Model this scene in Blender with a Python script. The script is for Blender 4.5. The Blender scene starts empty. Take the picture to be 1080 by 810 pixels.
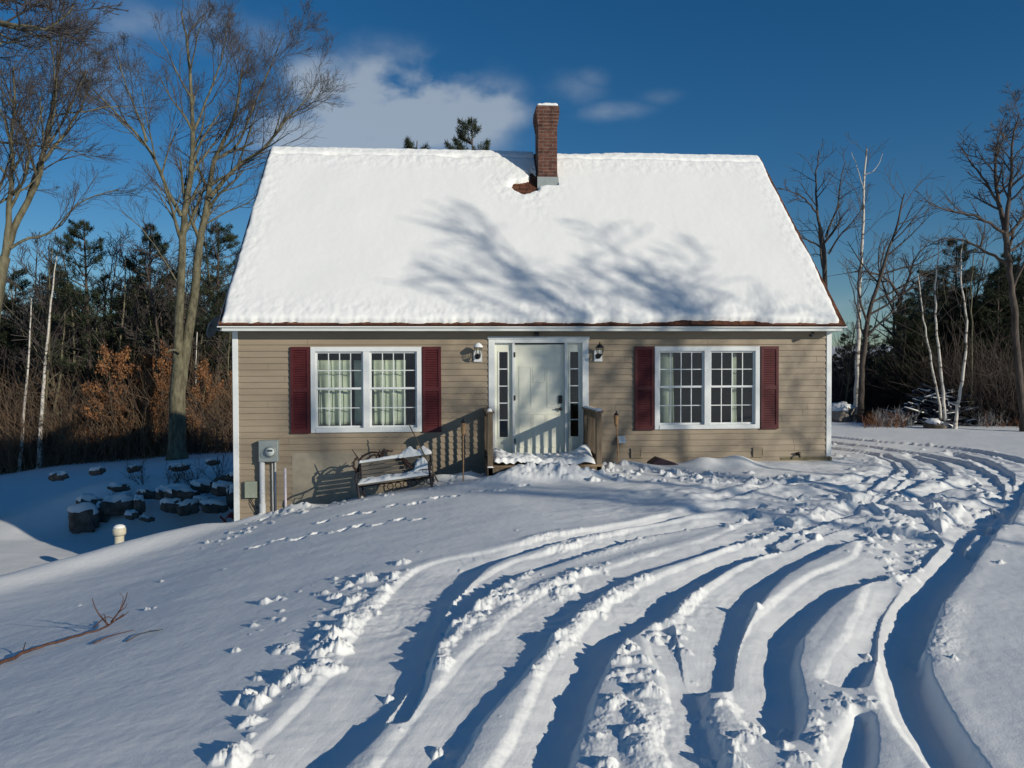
import bpy, math, random
import numpy as np
from mathutils import Vector, Matrix
random.seed(7); rng = np.random.default_rng(7)
SC = bpy.context.scene
COL = SC.collection
R = math.radians

# ------------------------------------------------------------------ camera
CAM = np.array([3.851, -14.18, 1.65])
YAW, PIT, ROL, FPX = R(4.446), R(-1.029), R(-0.208), 821.06
cF = np.array([math.sin(YAW)*math.cos(PIT), math.cos(YAW)*math.cos(PIT), math.sin(PIT)])
cR0 = np.array([math.cos(YAW), -math.sin(YAW), 0.0]); cU0 = np.cross(cR0, cF)
cR = cR0*math.cos(ROL)+cU0*math.sin(ROL); cU = -cR0*math.sin(ROL)+cU0*math.cos(ROL)
cd = bpy.data.cameras.new("camera"); cam = bpy.data.objects.new("camera", cd); COL.objects.link(cam)
M = Matrix(((cR[0], cU[0], -cF[0], CAM[0]), (cR[1], cU[1], -cF[1], CAM[1]), (cR[2], cU[2], -cF[2], CAM[2]), (0, 0, 0, 1)))
cam.matrix_world = M
cd.sensor_width = 36; cd.lens = 36*FPX/1080; cd.clip_start = 0.05; cd.clip_end = 2000
SC.camera = cam

def at(u, v, D):
    """world point seen at photo pixel (u, v) at depth D along the view axis"""
    return CAM + D*(cF + (u-540)/FPX*cR - (v-405)/FPX*cU)
def at_y(u, v, y):
    d = cF + (u-540)/FPX*cR - (v-405)/FPX*cU
    return CAM + d*((y-CAM[1])/d[1])

# ------------------------------------------------------------------ noise
_perm = rng.permutation(512); _perm = np.concatenate([_perm, _perm])
_ga = rng.random(1024)*2*np.pi; _gx, _gy = np.cos(_ga), np.sin(_ga)
def noise2(x, y):
    xi = np.floor(x).astype(np.int64); yi = np.floor(y).astype(np.int64)
    xf = x-xi; yf = y-yi
    u = xf*xf*xf*(xf*(xf*6-15)+10); v = yf*yf*yf*(yf*(yf*6-15)+10)
    def g(ix, iy, dx, dy):
        h = _perm[(_perm[ix & 511]+iy) & 511]
        return _gx[h]*dx+_gy[h]*dy
    a = g(xi, yi, xf, yf); b = g(xi+1, yi, xf-1, yf); c = g(xi, yi+1, xf, yf-1); d = g(xi+1, yi+1, xf-1, yf-1)
    return (a+(b-a)*u)+((c+(d-c)*u)-(a+(b-a)*u))*v
def fbm(x, y, f, n=4, g=0.5):
    s = 0; a = 1
    for i in range(n):
        s = s+a*noise2(x*f+17.3*i, y*f-9.1*i); f *= 2.03; a *= g
    return s
def sstep(a, b, x):
    t = np.clip((x-a)/(b-a), 0, 1); return t*t*(3-2*t)

# ------------------------------------------------------------------ materials
def mat(name, col, rough=0.8, var=0.0, vscale=8.0, bump=0.0, bscale=60.0, metal=0.0, spec=0.3, stretch=(1, 1, 1), col2=None):
    m = bpy.data.materials.new(name); m.use_nodes = True
    nt = m.node_tree; p = nt.nodes['Principled BSDF']
    p.inputs['Base Color'].default_value = (*col, 1); p.inputs['Roughness'].default_value = rough
    p.inputs['Metallic'].default_value = metal; p.inputs['Specular IOR Level'].default_value = spec
    tc = nt.nodes.new('ShaderNodeTexCoord'); mp = nt.nodes.new('ShaderNodeMapping'); mp.inputs['Scale'].default_value = stretch
    nt.links.new(tc.outputs['Object'], mp.inputs['Vector'])
    if var > 0 or col2:
        n = nt.nodes.new('ShaderNodeTexNoise'); n.inputs['Scale'].default_value = vscale; n.inputs['Detail'].default_value = 6
        n.inputs['Roughness'].default_value = .65
        nt.links.new(mp.outputs[0], n.inputs['Vector'])
        r = nt.nodes.new('ShaderNodeValToRGB'); r.color_ramp.elements[0].position = .35; r.color_ramp.elements[1].position = .65
        c2 = col2 or tuple(min(1, c*(1+var)) for c in col); c1 = col if col2 else tuple(c*(1-var) for c in col)
        r.color_ramp.elements[0].color = (*c1, 1); r.color_ramp.elements[1].color = (*c2, 1)
        nt.links.new(n.outputs['Fac'], r.inputs[0]); nt.links.new(r.outputs[0], p.inputs['Base Color'])
    if bump > 0:
        n = nt.nodes.new('ShaderNodeTexNoise'); n.inputs['Scale'].default_value = bscale; n.inputs['Detail'].default_value = 5
        nt.links.new(mp.outputs[0], n.inputs['Vector'])
        b = nt.nodes.new('ShaderNodeBump'); b.inputs['Strength'].default_value = bump; b.inputs['Distance'].default_value = .02
        nt.links.new(n.outputs['Fac'], b.inputs['Height']); nt.links.new(b.outputs[0], p.inputs['Normal'])
    return m

def snow_mat(name, bump=.35, sss=True):
    m = mat(name, (.90, .895, .87), .75, 0, bump=0, spec=.25)
    nt = m.node_tree; p = nt.nodes['Principled BSDF']
    tc = nt.nodes.new('ShaderNodeTexCoord')
    last = None
    for sc, st, di in ((14, bump*.5, .03), (90, bump*.8, .008), (420, bump, .0022)):
        n = nt.nodes.new('ShaderNodeTexNoise'); n.inputs['Scale'].default_value = sc; n.inputs['Detail'].default_value = 3
        nt.links.new(tc.outputs['Object'], n.inputs['Vector'])
        b = nt.nodes.new('ShaderNodeBump'); b.inputs['Strength'].default_value = st; b.inputs['Distance'].default_value = di
        nt.links.new(n.outputs['Fac'], b.inputs['Height'])
        if last: nt.links.new(last.outputs[0], b.inputs['Normal'])
        last = b
    nt.links.new(last.outputs[0], p.inputs['Normal'])
    return m

MT = {}
MT['snow'] = snow_mat('snow', .28)
MT['roof_snow'] = snow_mat('roof_snow', .12)
MT['siding'] = mat('siding', (.305, .243, .172), .55, .10, 1.3, .05, 300, spec=.35, stretch=(.5, 1, 3))
MT['trim'] = mat('white_trim', (.72, .74, .73), .45, .05, 3)
MT['fascia'] = mat('fascia', (.66, .69, .66), .45, .10, 5, stretch=(.4, 1, 3))
MT['soffit'] = mat('soffit', (.55, .56, .54), .6, .04)
MT['door'] = mat('door_paint', (.74, .74, .63), .4, .04, 3)
MT['maroon'] = mat('maroon', (.082, .016, .018), .5, .15, 9)
MT['concrete'] = mat('concrete', (.16, .14, .085), .9, .2, 5, .3, 40)
MT['black'] = mat('black_metal', (.02, .02, .022), .45)
MT['grey_metal'] = mat('grey_metal', (.33, .36, .35), .45, .08, 6, metal=.3)
MT['pvc'] = mat('pvc', (.52, .54, .56), .45, .08, 6)
MT['cream_pvc'] = mat('cream_pvc', (.62, .57, .44), .5, .1, 8)
MT['wood'] = mat('weathered_wood', (.145, .11, .075), .85, .35, 6, .4, 60, stretch=(1, 1, .2))
MT['deck'] = mat('deck_wood', (.22, .155, .095), .85, .3, 8, .3, 60, stretch=(.3, 1, 1))
MT['slat'] = mat('bench_slat', (.17, .15, .12), .8, .3, 9, .3, 70, stretch=(.2, 1, 1))
MT['iron'] = mat('cast_iron', (.035, .03, .035), .6, .3, 20)
MT['bamboo'] = mat('bamboo', (.34, .20, .10), .7, .35, 25)
MT['red'] = mat('red_plastic', (.30, .025, .02), .45, .2, 5)
MT['room'] = mat('room_paint', (.16, .14, .12), .9, .1, 2)
MT['curtain'] = mat('curtain', (.60, .64, .52), .9, .08, 4)
MT['dryvine'] = mat('dry_vine', (.055, .032, .028), .9, .3, 20)
MT['tarp'] = mat('dark_tarp', (.018, .022, .035), .7, .4, 5)
MT['dishgrey'] = mat('dish_grey', (.30, .33, .36), .5, .05)
MT['plum'] = mat('dark_plum', (.035, .018, .028), .5, .2)
MT['purple_post'] = mat('post_vinyl', (.62, .56, .62), .5, .1, 12)
MT['panel'] = mat('smooth_panel', (.33, .29, .22), .7, .12, 4)
MT['stone'] = mat('field_stone', (.13, .108, .09), .9, .45, 5, .6, 18)
MT['pale_stone'] = mat('pale_stone', (.24, .21, .18), .9, .3, 5, .6, 18)
MT['twig'] = mat('twig', (.092, .078, .070), .9, .3, 3)
MT['bark'] = mat('grey_bark', (.135, .122, .078), .95, .5, 7, .9, 22, stretch=(1, 1, .35))
MT['bark_dark'] = mat('dark_bark', (.085, .068, .058), .95, .4, 7, .8, 22, stretch=(1, 1, .35))
MT['limb'] = mat('limb', (.19, .155, .11), .95, .35, 5)
MT['pine'] = mat('pine_needles', (.022, .034, .016), .8, .5, 1.1, col2=(.05, .062, .03))
MT['leaf'] = mat('dry_leaf', (.17, .07, .03), .85, 0, 2.5, col2=(.36, .18, .08))
MT['brush'] = mat('brush', (.10, .082, .07), .95, 0, .8, col2=(.24, .15, .085))

def glass_mat():
    m = bpy.data.materials.new('window_glass'); m.use_nodes = True; nt = m.node_tree
    nt.nodes.clear(); o = nt.nodes.new('ShaderNodeOutputMaterial'); mx = nt.nodes.new('ShaderNodeMixShader')
    t = nt.nodes.new('ShaderNodeBsdfTransparent'); t.inputs[0].default_value = (.93, .95, .93, 1)
    g = nt.nodes.new('ShaderNodeBsdfGlossy'); g.inputs['Roughness'].default_value = .01
    f = nt.nodes.new('ShaderNodeLayerWeight'); f.inputs['Blend'].default_value = .5
    p_ = nt.nodes.new('ShaderNodeMath'); p_.operation = 'POWER'; p_.inputs[1].default_value = 4; nt.links.new(f.outputs['Facing'], p_.inputs[0])
    q_ = nt.nodes.new('ShaderNodeMath'); q_.operation = 'MULTIPLY_ADD'; q_.inputs[1].default_value = .8; q_.inputs[2].default_value = .06; nt.links.new(p_.outputs[0], q_.inputs[0])
    nt.links.new(q_.outputs[0], mx.inputs[0]); nt.links.new(t.outputs[0], mx.inputs[1]); nt.links.new(g.outputs[0], mx.inputs[2])
    nt.links.new(mx.outputs[0], o.inputs[0]); return m
MT['glass'] = glass_mat()

def brick_mat(name, c1, c2, mortar, scale, w, h, ms, squash=None, bump=.4):
    m = bpy.data.materials.new(name); m.use_nodes = True; nt = m.node_tree; p = nt.nodes['Principled BSDF']
    p.inputs['Roughness'].default_value = .9; p.inputs['Specular IOR Level'].default_value = .15
    tc = nt.nodes.new('ShaderNodeTexCoord'); b = nt.nodes.new('ShaderNodeTexBrick')
    b.inputs['Color1'].default_value = (*c1, 1); b.inputs['Color2'].default_value = (*c2, 1); b.inputs['Mortar'].default_value = (*mortar, 1)
    b.inputs['Scale'].default_value = scale; b.inputs['Brick Width'].default_value = w; b.inputs['Row Height'].default_value = h
    b.inputs['Mortar Size'].default_value = ms; b.inputs['Mortar Smooth'].default_value = .2
    nt.links.new(tc.outputs['UV'], b.inputs['Vector'])
    n = nt.nodes.new('ShaderNodeTexNoise'); n.inputs['Scale'].default_value = 9; n.inputs['Detail'].default_value = 5
    nt.links.new(tc.outputs['UV'], n.inputs['Vector'])
    mx = nt.nodes.new('ShaderNodeMixRGB'); mx.blend_type = 'MULTIPLY'; mx.inputs[0].default_value = .8
    r = nt.nodes.new('ShaderNodeValToRGB'); r.color_ramp.elements[0].position = .3; r.color_ramp.elements[0].color = (.35, .33, .32, 1)
    r.color_ramp.elements[1].position = .62; r.color_ramp.elements[1].color = (1, 1, 1, 1)
    nt.links.new(n.outputs['Fac'], r.inputs[0]); nt.links.new(b.outputs['Color'], mx.inputs[1]); nt.links.new(r.outputs[0], mx.inputs[2])
    nt.links.new(mx.outputs[0], p.inputs['Base Color'])
    bp = nt.nodes.new('ShaderNodeBump'); bp.inputs['Strength'].default_value = bump; bp.inputs['Distance'].default_value = .01; bp.invert = True
    nt.links.new(b.outputs['Fac'], bp.inputs['Height']); nt.links.new(bp.outputs[0], p.inputs['Normal'])
    return m
MT['brick'] = brick_mat('chimney_brick', (.175, .078, .056), (.105, .052, .042), (.21, .18, .15), 1, .21, .072, .006)
MT['shingle'] = brick_mat('shingles', (.20, .088, .05), (.12, .05, .032), (.05, .022, .015), 1, .3, .14, .008)

def birch_mat():
    m = mat('birch_bark', (.62, .58, .52), .8, .1, 6)
    nt = m.node_tree; p = nt.nodes['Principled BSDF']
    tc = nt.nodes.new('ShaderNodeTexCoord'); mp = nt.nodes.new('ShaderNodeMapping'); mp.inputs['Scale'].default_value = (3, 3, 5)
    n = nt.nodes.new('ShaderNodeTexNoise'); n.inputs['Scale'].default_value = 1.4; n.inputs['Detail'].default_value = 4
    nt.links.new(tc.outputs['Object'], mp.inputs[0]); nt.links.new(mp.outputs[0], n.inputs['Vector'])
    r = nt.nodes.new('ShaderNodeValToRGB'); r.color_ramp.elements[0].position = .36; r.color_ramp.elements[0].color = (.12, .10, .085, 1)
    r.color_ramp.elements[1].position = .47; r.color_ramp.elements[1].color = (.60, .56, .50, 1)
    nt.links.new(n.outputs['Fac'], r.inputs[0]); nt.links.new(r.outputs[0], p.inputs['Base Color']); return m
MT['birch'] = birch_mat()

# ------------------------------------------------------------------ mesh helpers
def raw_mesh(name, V, F4=None, F3=None, smooth=False):
    """fast mesh from numpy arrays of quads / triangles"""
    me = bpy.data.meshes.new(name); V = np.asarray(V, dtype=np.float32)
    parts = []; starts = []; tot = []
    n = 0
    for Fa, k in ((F4, 4), (F3, 3)):
        if Fa is None or len(Fa) == 0: continue
        Fa = np.asarray(Fa, dtype=np.int32); parts.append(Fa.ravel()); starts.append(n+np.arange(len(Fa))*k); tot.append(np.full(len(Fa), k)); n += Fa.size
    L = np.concatenate(parts).astype(np.int32)
    me.vertices.add(len(V)); me.vertices.foreach_set('co', V.ravel())
    me.loops.add(len(L)); me.loops.foreach_set('vertex_index', L)
    st = np.concatenate(starts).astype(np.int32); me.polygons.add(len(st)); me.polygons.foreach_set('loop_start', st)
    me.polygons.foreach_set('loop_total', np.concatenate(tot).astype(np.int32))
    me.update(calc_edges=True)
    if smooth: me.polygons.foreach_set('use_smooth', np.ones(len(st), dtype=bool))
    return me

def link(name, me, m, parent=None):
    o = bpy.data.objects.new(name, me); COL.objects.link(o)
    if m is not None and len(me.materials) == 0: me.materials.append(m)
    if parent is not None:
        o.parent = parent
    return o
def tag(o, label=None, cat=None, group=None, kind=None):
    if label: o['label'] = label
    if cat: o['category'] = cat
    if group: o['group'] = group
    if kind: o['kind'] = kind
    return o
def empty(name, loc, label, cat, group=None):
    o = bpy.data.objects.new(name, None); o.empty_display_size = .2; COL.objects.link(o); o.location = loc
    return tag(o, label, cat, group)

class MB:
    def __init__(s): s.v = []; s.f = []; s.sm = []
    def add(s, vs, fs, sm=False):
        n = len(s.v); s.v += [tuple(v) for v in vs]; s.f += [tuple(i+n for i in f) for f in fs]; s.sm += [sm]*len(fs); return s
    def box(s, x0, x1, y0, y1, z0, z1):
        v = [(x0, y0, z0), (x1, y0, z0), (x1, y1, z0), (x0, y1, z0), (x0, y0, z1), (x1, y0, z1), (x1, y1, z1), (x0, y1, z1)]
        return s.add(v, [(0, 3, 2, 1), (4, 5, 6, 7), (0, 1, 5, 4), (1, 2, 6, 5), (2, 3, 7, 6), (3, 0, 4, 7)])
    def prism(s, prof, a0, a1, axis='x'):
        """extrude polygon prof (two other coords) from a0 to a1 along axis"""
        n = len(prof); P = []
        for a in (a0, a1):
            for p, q in prof:
                P.append({'x': (a, p, q), 'y': (p, a, q), 'z': (p, q, a)}[axis])
        fs = [tuple(range(n))[::-1], tuple(range(n, 2*n))]+[(i, (i+1) % n, n+(i+1) % n, n+i) for i in range(n)]
        return s.add(P, fs)
    def tube(s, pts, rad, n=8, cap=True, sm=True):
        pts = [np.array(p, float) for p in pts]
        if not hasattr(rad, '__len__'): rad = [rad]*len(pts)
        vs = []; fs = []; ref = None
        for i, p in enumerate(pts):
            t = pts[min(i+1, len(pts)-1)]-pts[max(i-1, 0)]; t = t/(np.linalg.norm(t)+1e-9)
            if ref is None: ref = np.array([0, 0, 1.]) if abs(t[2]) < .9 else np.array([1., 0, 0])
            a = np.cross(t, ref); a /= np.linalg.norm(a)+1e-9; b = np.cross(t, a); ref = np.cross(a, t)*1.0
            ref = -b if False else np.cross(a, t)
            for k in range(n):
                th = 2*math.pi*k/n; vs.append(p+rad[i]*(math.cos(th)*a+math.sin(th)*b))
        for i in range(len(pts)-1):
            for k in range(n): fs.append((i*n+k, i*n+(k+1) % n, (i+1)*n+(k+1) % n, (i+1)*n+k))
        s.add(vs, fs, sm)
        if cap:
            m = len(s.v)-len(vs); s.f += [tuple(m+k for k in range(n))[::-1], tuple(m+(len(pts)-1)*n+k for k in range(n))]; s.sm += [False]*2
        return s
    def lathe(s, c, prof, n=16, axis='z', sm=True):
        vs = []; fs = []
        for r, h in prof:
            for k in range(n):
                th = 2*math.pi*k/n; a, b = r*math.cos(th), r*math.sin(th)
                vs.append({'z': (c[0]+a, c[1]+b, c[2]+h), 'y': (c[0]+a, c[1]+h, c[2]+b), 'x': (c[0]+h, c[1]+a, c[2]+b)}[axis])
        for i in range(len(prof)-1):
            for k in range(n): fs.append((i*n+k, i*n+(k+1) % n, (i+1)*n+(k+1) % n, (i+1)*n+k))
        fs += [tuple(range(n))[::-1], tuple((len(prof)-1)*n+k for k in range(n))]
        return s.add(vs, fs, sm)
    def build(s, name, m, parent=None, bevel=0, M=None):
        me = bpy.data.meshes.new(name); me.from_pydata([tuple(map(float, v)) for v in s.v], [], s.f); me.update()
        me.polygons.foreach_set('use_smooth', s.sm)
        import bmesh
        b = bmesh.new(); b.from_mesh(me); bmesh.ops.recalc_face_normals(b, faces=b.faces); b.to_mesh(me); b.free()
        if M is not None: me.transform(M)
        o = link(name, me, m, parent)
        if bevel:
            bv = o.modifiers.new('bevel', 'BEVEL'); bv.width = bevel; bv.segments = 2; bv.limit_method = 'ANGLE'
        return o
def rel(o, parent):
    """parent keeping world-space vertex data: shift mesh into the parent's frame"""
    o.data.transform(parent.matrix_world.inverted() if False else Matrix.Translation(-Vector(parent.location))); o.parent = parent; return o
def wpart(mb, name, m, parent, bevel=0):
    """part built in world coordinates under an empty"""
    base = parent
    off = Vector((0, 0, 0))
    while base is not None:
        off += Vector(base.location); base = base.parent
    o = mb.build(name, m, parent, bevel, Matrix.Translation(-off)); return o

# ------------------------------------------------------------------ terrain
SUN_AZ, SUN_EL = R(46.5), R(17.3)
def interp(x, tab):
    X_, Y_ = [t[0] for t in tab], [t[1] for t in tab]; s_ = 0
    for o_, w_ in ((-1., .08), (-.7, .12), (-.35, .18), (0, .24), (.35, .18), (.7, .12), (1., .08)): s_ = s_+w_*np.interp(x+o_, X_, Y_)
    return s_
T_WALL = [(-1, -1.15), (0, -1.06), (.55, -.98), (1.1, -.86), (2.0, -.66), (3.0, -.48), (3.9, -.34), (4.6, -.2), (6.2, -.12), (7.2, -.10), (11, -.10), (14, -.1)]
T_MID = [(-3, -1.35), (0, -.98), (1.2, -.68), (2.3, -.44), (3.5, -.24), (4.6, -.14), (6, -.10), (14, -.08)]
T_NEAR = [(-12, -1.9), (-6, -1.25), (-3, -.85), (0, -.42), (2, -.17), (3.5, -.05), (5, 0), (14, 0)]
def G0(x, y):
    x = np.asarray(x, float); y = np.asarray(y, float)
    w = interp(x, T_WALL); m = interp(x, T_MID); n = interp(x, T_NEAR)
    t1 = sstep(-1.6, 0, y); t2 = sstep(-13, -2.5, y)
    z = n+(m-n)*t2; z = z+(w-z)*t1
    # hollow to the left of the house
    # signed distance to the berm line running forward-left from the house corner
    bx, by = -3.3, -4.3; L = math.hypot(bx, by); bx /= L; by /= L
    px, py = x-0.05, y+0.05
    s = px*bx+py*by; d = px*(by)*1.0-py*(bx)*1.0   # d>0 on the left/back side
    d = d*np.sign(by*(-1)-bx*0)*1.0 if False else (-(px*(-by)+py*bx))*-1.0
    d = -(px*(-by) - py*(-bx)) if False else (px*by-py*bx)
    hol = -2.55+0.05*s
    f = sstep(.15, 2.6, d)*np.where(y < 8, 1, 1)
    f = f*(1-sstep(-.02, .25, x))if False else f*(x < .35)
    z = z+(hol-z)*f
    z = z+.13*np.exp(-((d+.05)/.5)**2)*sstep(.0, .8, s)*(1-sstep(5, 12, s))*(x < 1)
    # bank behind the hollow and the upper shelf with the trees
    top = interp(x, [(-40, -3.4), (-17, -3.0), (-13, -2.4), (-7.5, -1.95), (-3, -1.75), (0, -1.7), (4, -1.1), (11, -.1), (60, -.1)])
    top = top+(.45*np.exp(-((y-9.6)/1.9)**2)*sstep(-9.5, -6, x))*(x < 2)
    st = sstep(-9.5, -5.5, x)          # 1: steep stone bank, 0: gentle slope
    rise = sstep(6.0, 9.0, y)*st+sstep(3.5, 16, y)*(1-st)
    z = np.where((x < .35), z+(top-z)*rise, z)
    # behind the house
    back = (x >= .35)*sstep(7, 10, y); z = z+(top-z)*back
    z = z+.05*fbm(x, y, .16, 3)+.012*fbm(x+5, y, .9, 3)
    # far land lifts a little
    r = np.hypot(x-4, y+5); z = z+np.clip(r-45, 0, None)*.03
    return z
def ground_pt(u, v, z0=0.):
    z = z0
    for _ in range(12):
        d = cF+(u-540)/FPX*cR-(v-405)/FPX*cU
        p = CAM+d*((z-CAM[2])/d[2]); z = float(G0(p[0], p[1]))*.7+z*.3
    return p[:2]

# wheel ruts: (left edge pixels, right edge pixels, depth), traced far -> near
RUTS = [
 ([(1030, 540), (1000, 565), (978, 592), (952, 614), (928, 640), (922, 668), (925, 690), (930, 715), (932, 739), (951, 777), (982, 808), (1040, 880)],
  [(1058, 535), (1039, 554), (1013, 592), (996, 614), (981, 645), (970, 672), (967, 690), (976, 715), (991, 739), (1013, 774), (1037, 808), (1095, 880)], .32),
 ([(922, 608), (903, 648), (889, 670), (873, 688), (862, 710)], [(958, 618), (938, 645), (932, 668), (930, 690), (915, 718)], .14),
 ([(947, 559), (934, 583), (907, 592), (873, 603), (844, 619), (818, 634), (795, 652), (778, 674), (767, 700), (764, 715), (768, 745), (790, 768)],
  [(968, 575), (945, 598), (907, 611), (884, 621), (864, 639), (848, 663), (840, 674), (838, 703), (843, 722), (850, 742), (852, 758), (838, 772)], .20),
 ([(913, 554), (889, 558), (855, 571), (840, 578), (811, 588), (782, 603), (755, 621), (734, 641), (727, 660), (724, 681), (726, 700)],
  [(920, 562), (904, 566), (867, 577), (829, 597), (815, 605), (796, 623), (781, 645), (773, 663), (766, 690), (763, 715), (761, 728)], .18),
 ([(784, 577), (733, 596), (684, 614), (650, 632), (618, 657), (597, 677), (575, 700), (562, 722), (547, 759), (518, 808), (480, 870)],
  [(825, 574), (778, 588), (751, 605), (730, 621), (712, 641), (690, 655), (662, 666), (649, 681), (625, 730), (612, 785), (604, 812), (585, 870)], .20),
 ([(787, 549), (769, 558), (744, 569), (711, 577), (673, 588), (644, 597), (600, 610), (551, 636), (518, 663), (495, 683), (467, 714), (450, 733), (425, 765), (395, 800), (350, 860)],
  [(830, 556), (800, 566), (770, 576), (735, 586), (700, 598), (672, 607), (640, 622), (607, 648), (582, 672), (565, 695), (549, 717), (524, 741), (502, 768), (484, 808), (445, 870)], .12),
 ([(778, 530), (738, 532), (711, 541), (667, 550), (640, 554), (584, 563), (555, 572), (511, 583), (455, 590), (433, 607), (407, 634), (382, 660), (364, 695), (335, 724), (307, 754), (269, 785), (240, 812), (200, 860)],
  [(800, 536), (760, 538), (720, 546), (680, 554), (648, 559), (600, 569), (570, 578), (530, 590), (500, 603), (480, 625), (462, 652), (445, 690), (436, 718), (420, 745), (395, 775), (365, 805), (345, 825), (300, 880)], .18),
 ([(771, 541), (695, 552), (644, 563), (600, 577), (578, 581), (533, 593), (505, 612), (480, 632), (455, 655), (438, 690), (425, 720), (400, 755)],
  [(790, 548), (720, 559), (660, 572), (622, 584), (598, 592), (560, 602), (526, 622), (489, 648), (466, 668), (454, 697), (450, 725), (436, 752)], .16),
 ([(674, 662), (683, 690), (696, 714), (699, 740), (693, 785), (698, 812), (704, 870)], [(712, 662), (730, 690), (737, 714), (748, 742), (758, 785), (768, 812), (790, 870)], .10),
 ([(893, 752), (878, 775), (866, 800), (852, 850)], [(921, 756), (923, 780), (920, 805), (918, 850)], .15),
 ([(905, 548), (878, 552), (849, 560), (815, 572)], [(915, 553), (890, 557), (862, 566), (835, 578)], .09),
 ([(985, 500), (948, 509), (915, 524), (880, 539), (845, 551), (810, 563), (780, 575)], [(1000, 503), (965, 512), (932, 527), (896, 542), (862, 556), (828, 569), (800, 581)], .12),
]
def arc(pts, wm, dep):  # centre-line ruts far away: width in metres
    return ('c', pts, wm, dep)
ARCS = [
 ([(850, 458), (878, 461), (929, 466), (978, 470), (1018, 474), (1051, 480), (1085, 489), (1130, 505)], .42, .16),
 ([(850, 464), (878, 467), (929, 473), (964, 478), (991, 483), (1012, 490), (1034, 499), (1050, 512), (1056, 530), (1045, 552)], .38, .15),
 ([(870, 472), (918, 478), (936, 485), (941, 494), (925, 506), (895, 518)], .30, .12),
 ([(930, 480), (949, 487), (957, 497), (945, 510), (915, 526)], .28, .11),
 ([(960, 481), (983, 488), (994, 496), (985, 508)], .28, .12),
 ([(1005, 479), (1035, 487), (1058, 500), (1068, 516), (1058, 538)], .32, .14),
 ([(884, 510), (912, 503), (940, 496)], .30, .12),
 ([(962, 521), (993, 515), (1026, 509)], .30, .14),
 ([(860, 505), (820, 512), (780, 520), (740, 526)], .25, .07),
 ([(1060, 530), (1020, 536), (985, 532), (950, 522)], .3, .12),
 ([(1085, 500), (1066, 520), (1040, 548), (1018, 575)], .34, .14),
 ([(930, 545), (900, 530), (875, 519), (850, 514)], .25, .10),
 ([(985, 560), (960, 545), (930, 533), (905, 527)], .28, .10),
]
def resamp(P, n):
    P = np.array(P, float); s = np.r_[0, np.cumsum(np.hypot(*(P[1:]-P[:-1]).T))]
    t = np.linspace(0, s[-1], n); return np.c_[np.interp(t, s, P[:, 0]), np.interp(t, s, P[:, 1])]
def smooth_line(P, k=2):
    P = P.copy()
    for _ in range(k): P[1:-1] = .25*P[:-2]+.5*P[1:-1]+.25*P[2:]
    return P
LINES = []
for Lp, Rp, dep in RUTS:
    a = smooth_line(resamp([ground_pt(*p) for p in Lp], 70), 6); b = smooth_line(resamp([ground_pt(*p) for p in Rp], 70), 6)
    LINES.append(((a+b)/2, np.maximum(.5*np.hypot(*(a-b).T), .06), dep))
for P, wm, dep in ARCS:
    c = smooth_line(resamp([ground_pt(*p) for p in P], 60), 4); LINES.append((c, np.full(60, wm/2), dep))

def rut_field(x, y):
    """e: distance outside the nearest rut edge (negative inside); dp: that rut's depth"""
    e = np.full(x.shape, 9.0); dp = np.zeros(x.shape); qq = np.zeros(x.shape)
    for C, W, dep in LINES:
        mrg = .6+W.max()
        idx = np.nonzero((x > C[:, 0].min()-mrg) & (x < C[:, 0].max()+mrg) & (y > C[:, 1].min()-mrg) & (y < C[:, 1].max()+mrg))[0]
        if len(idx) == 0: continue
        X = x[idx]; Y = y[idx]; best = np.full(len(idx), 9.0); bq = np.zeros(len(idx))
        for i in range(len(C)-1):
            ax, ay = C[i]; bx, by = C[i+1]; m = .7+W.max()
            sel = np.nonzero((X > min(ax, bx)-m) & (X < max(ax, bx)+m) & (Y > min(ay, by)-m) & (Y < max(ay, by)+m))[0]
            if len(sel) == 0: continue
            dx, dy = bx-ax, by-ay; l2 = dx*dx+dy*dy+1e-9
            t = np.clip(((X[sel]-ax)*dx+(Y[sel]-ay)*dy)/l2, 0, 1)
            wl = W[i]+(W[i+1]-W[i])*t
            d = np.hypot(X[sel]-ax-t*dx, Y[sel]-ay-t*dy)-wl; ln = math.sqrt(l2)
            lat = (-(X[sel]-ax)*dy+(Y[sel]-ay)*dx)/ln; sn = -(-dy*.731+dx*-.682)/ln
            up = d < best[sel]; su = sel[up]; best[su] = d[up]; bq[su] = (lat/wl*sn)[up]
        q = best < e[idx]; ii = idx[q]; e[ii] = best[q]; dp[ii] = dep; qq[ii] = bq[q]
    return e, dp, qq

# lumps of thrown snow: (x, y, radius, height)
def zone_pts(poly_px, n):
    P = np.array([ground_pt(*p) for p in poly_px]); out = []
    lo, hi = P.min(0), P.max(0)
    while len(out) < n:
        q = lo+rng.random(2)*(hi-lo); c = False; j = len(P)-1
        for i in range(len(P)):
            if ((P[i][1] > q[1]) != (P[j][1] > q[1])) and (q[0] < (P[j][0]-P[i][0])*(q[1]-P[i][1])/(P[j][1]-P[i][1]+1e-12)+P[i][0]): c = not c
            j = i
        if c: out.append(q)
    return out
LUMPS = []
def lumps(poly, n, r0, r1, hk=.62, pw=2.2):
    for q in zone_pts(poly, n):
        r = r0+(r1-r0)*random.random()**pw; LUMPS.append((q[0], q[1], r, r*hk*random.uniform(.6, 1.25)))
lumps([(440, 590), (400, 640), (350, 720), (280, 800), (220, 800), (280, 700), (330, 640), (390, 600)], 150, .01, .11, .6, 3)
lumps([(420, 600), (380, 650), (300, 700), (230, 690), (260, 640), (350, 610)], 70, .012, .07)
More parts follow.
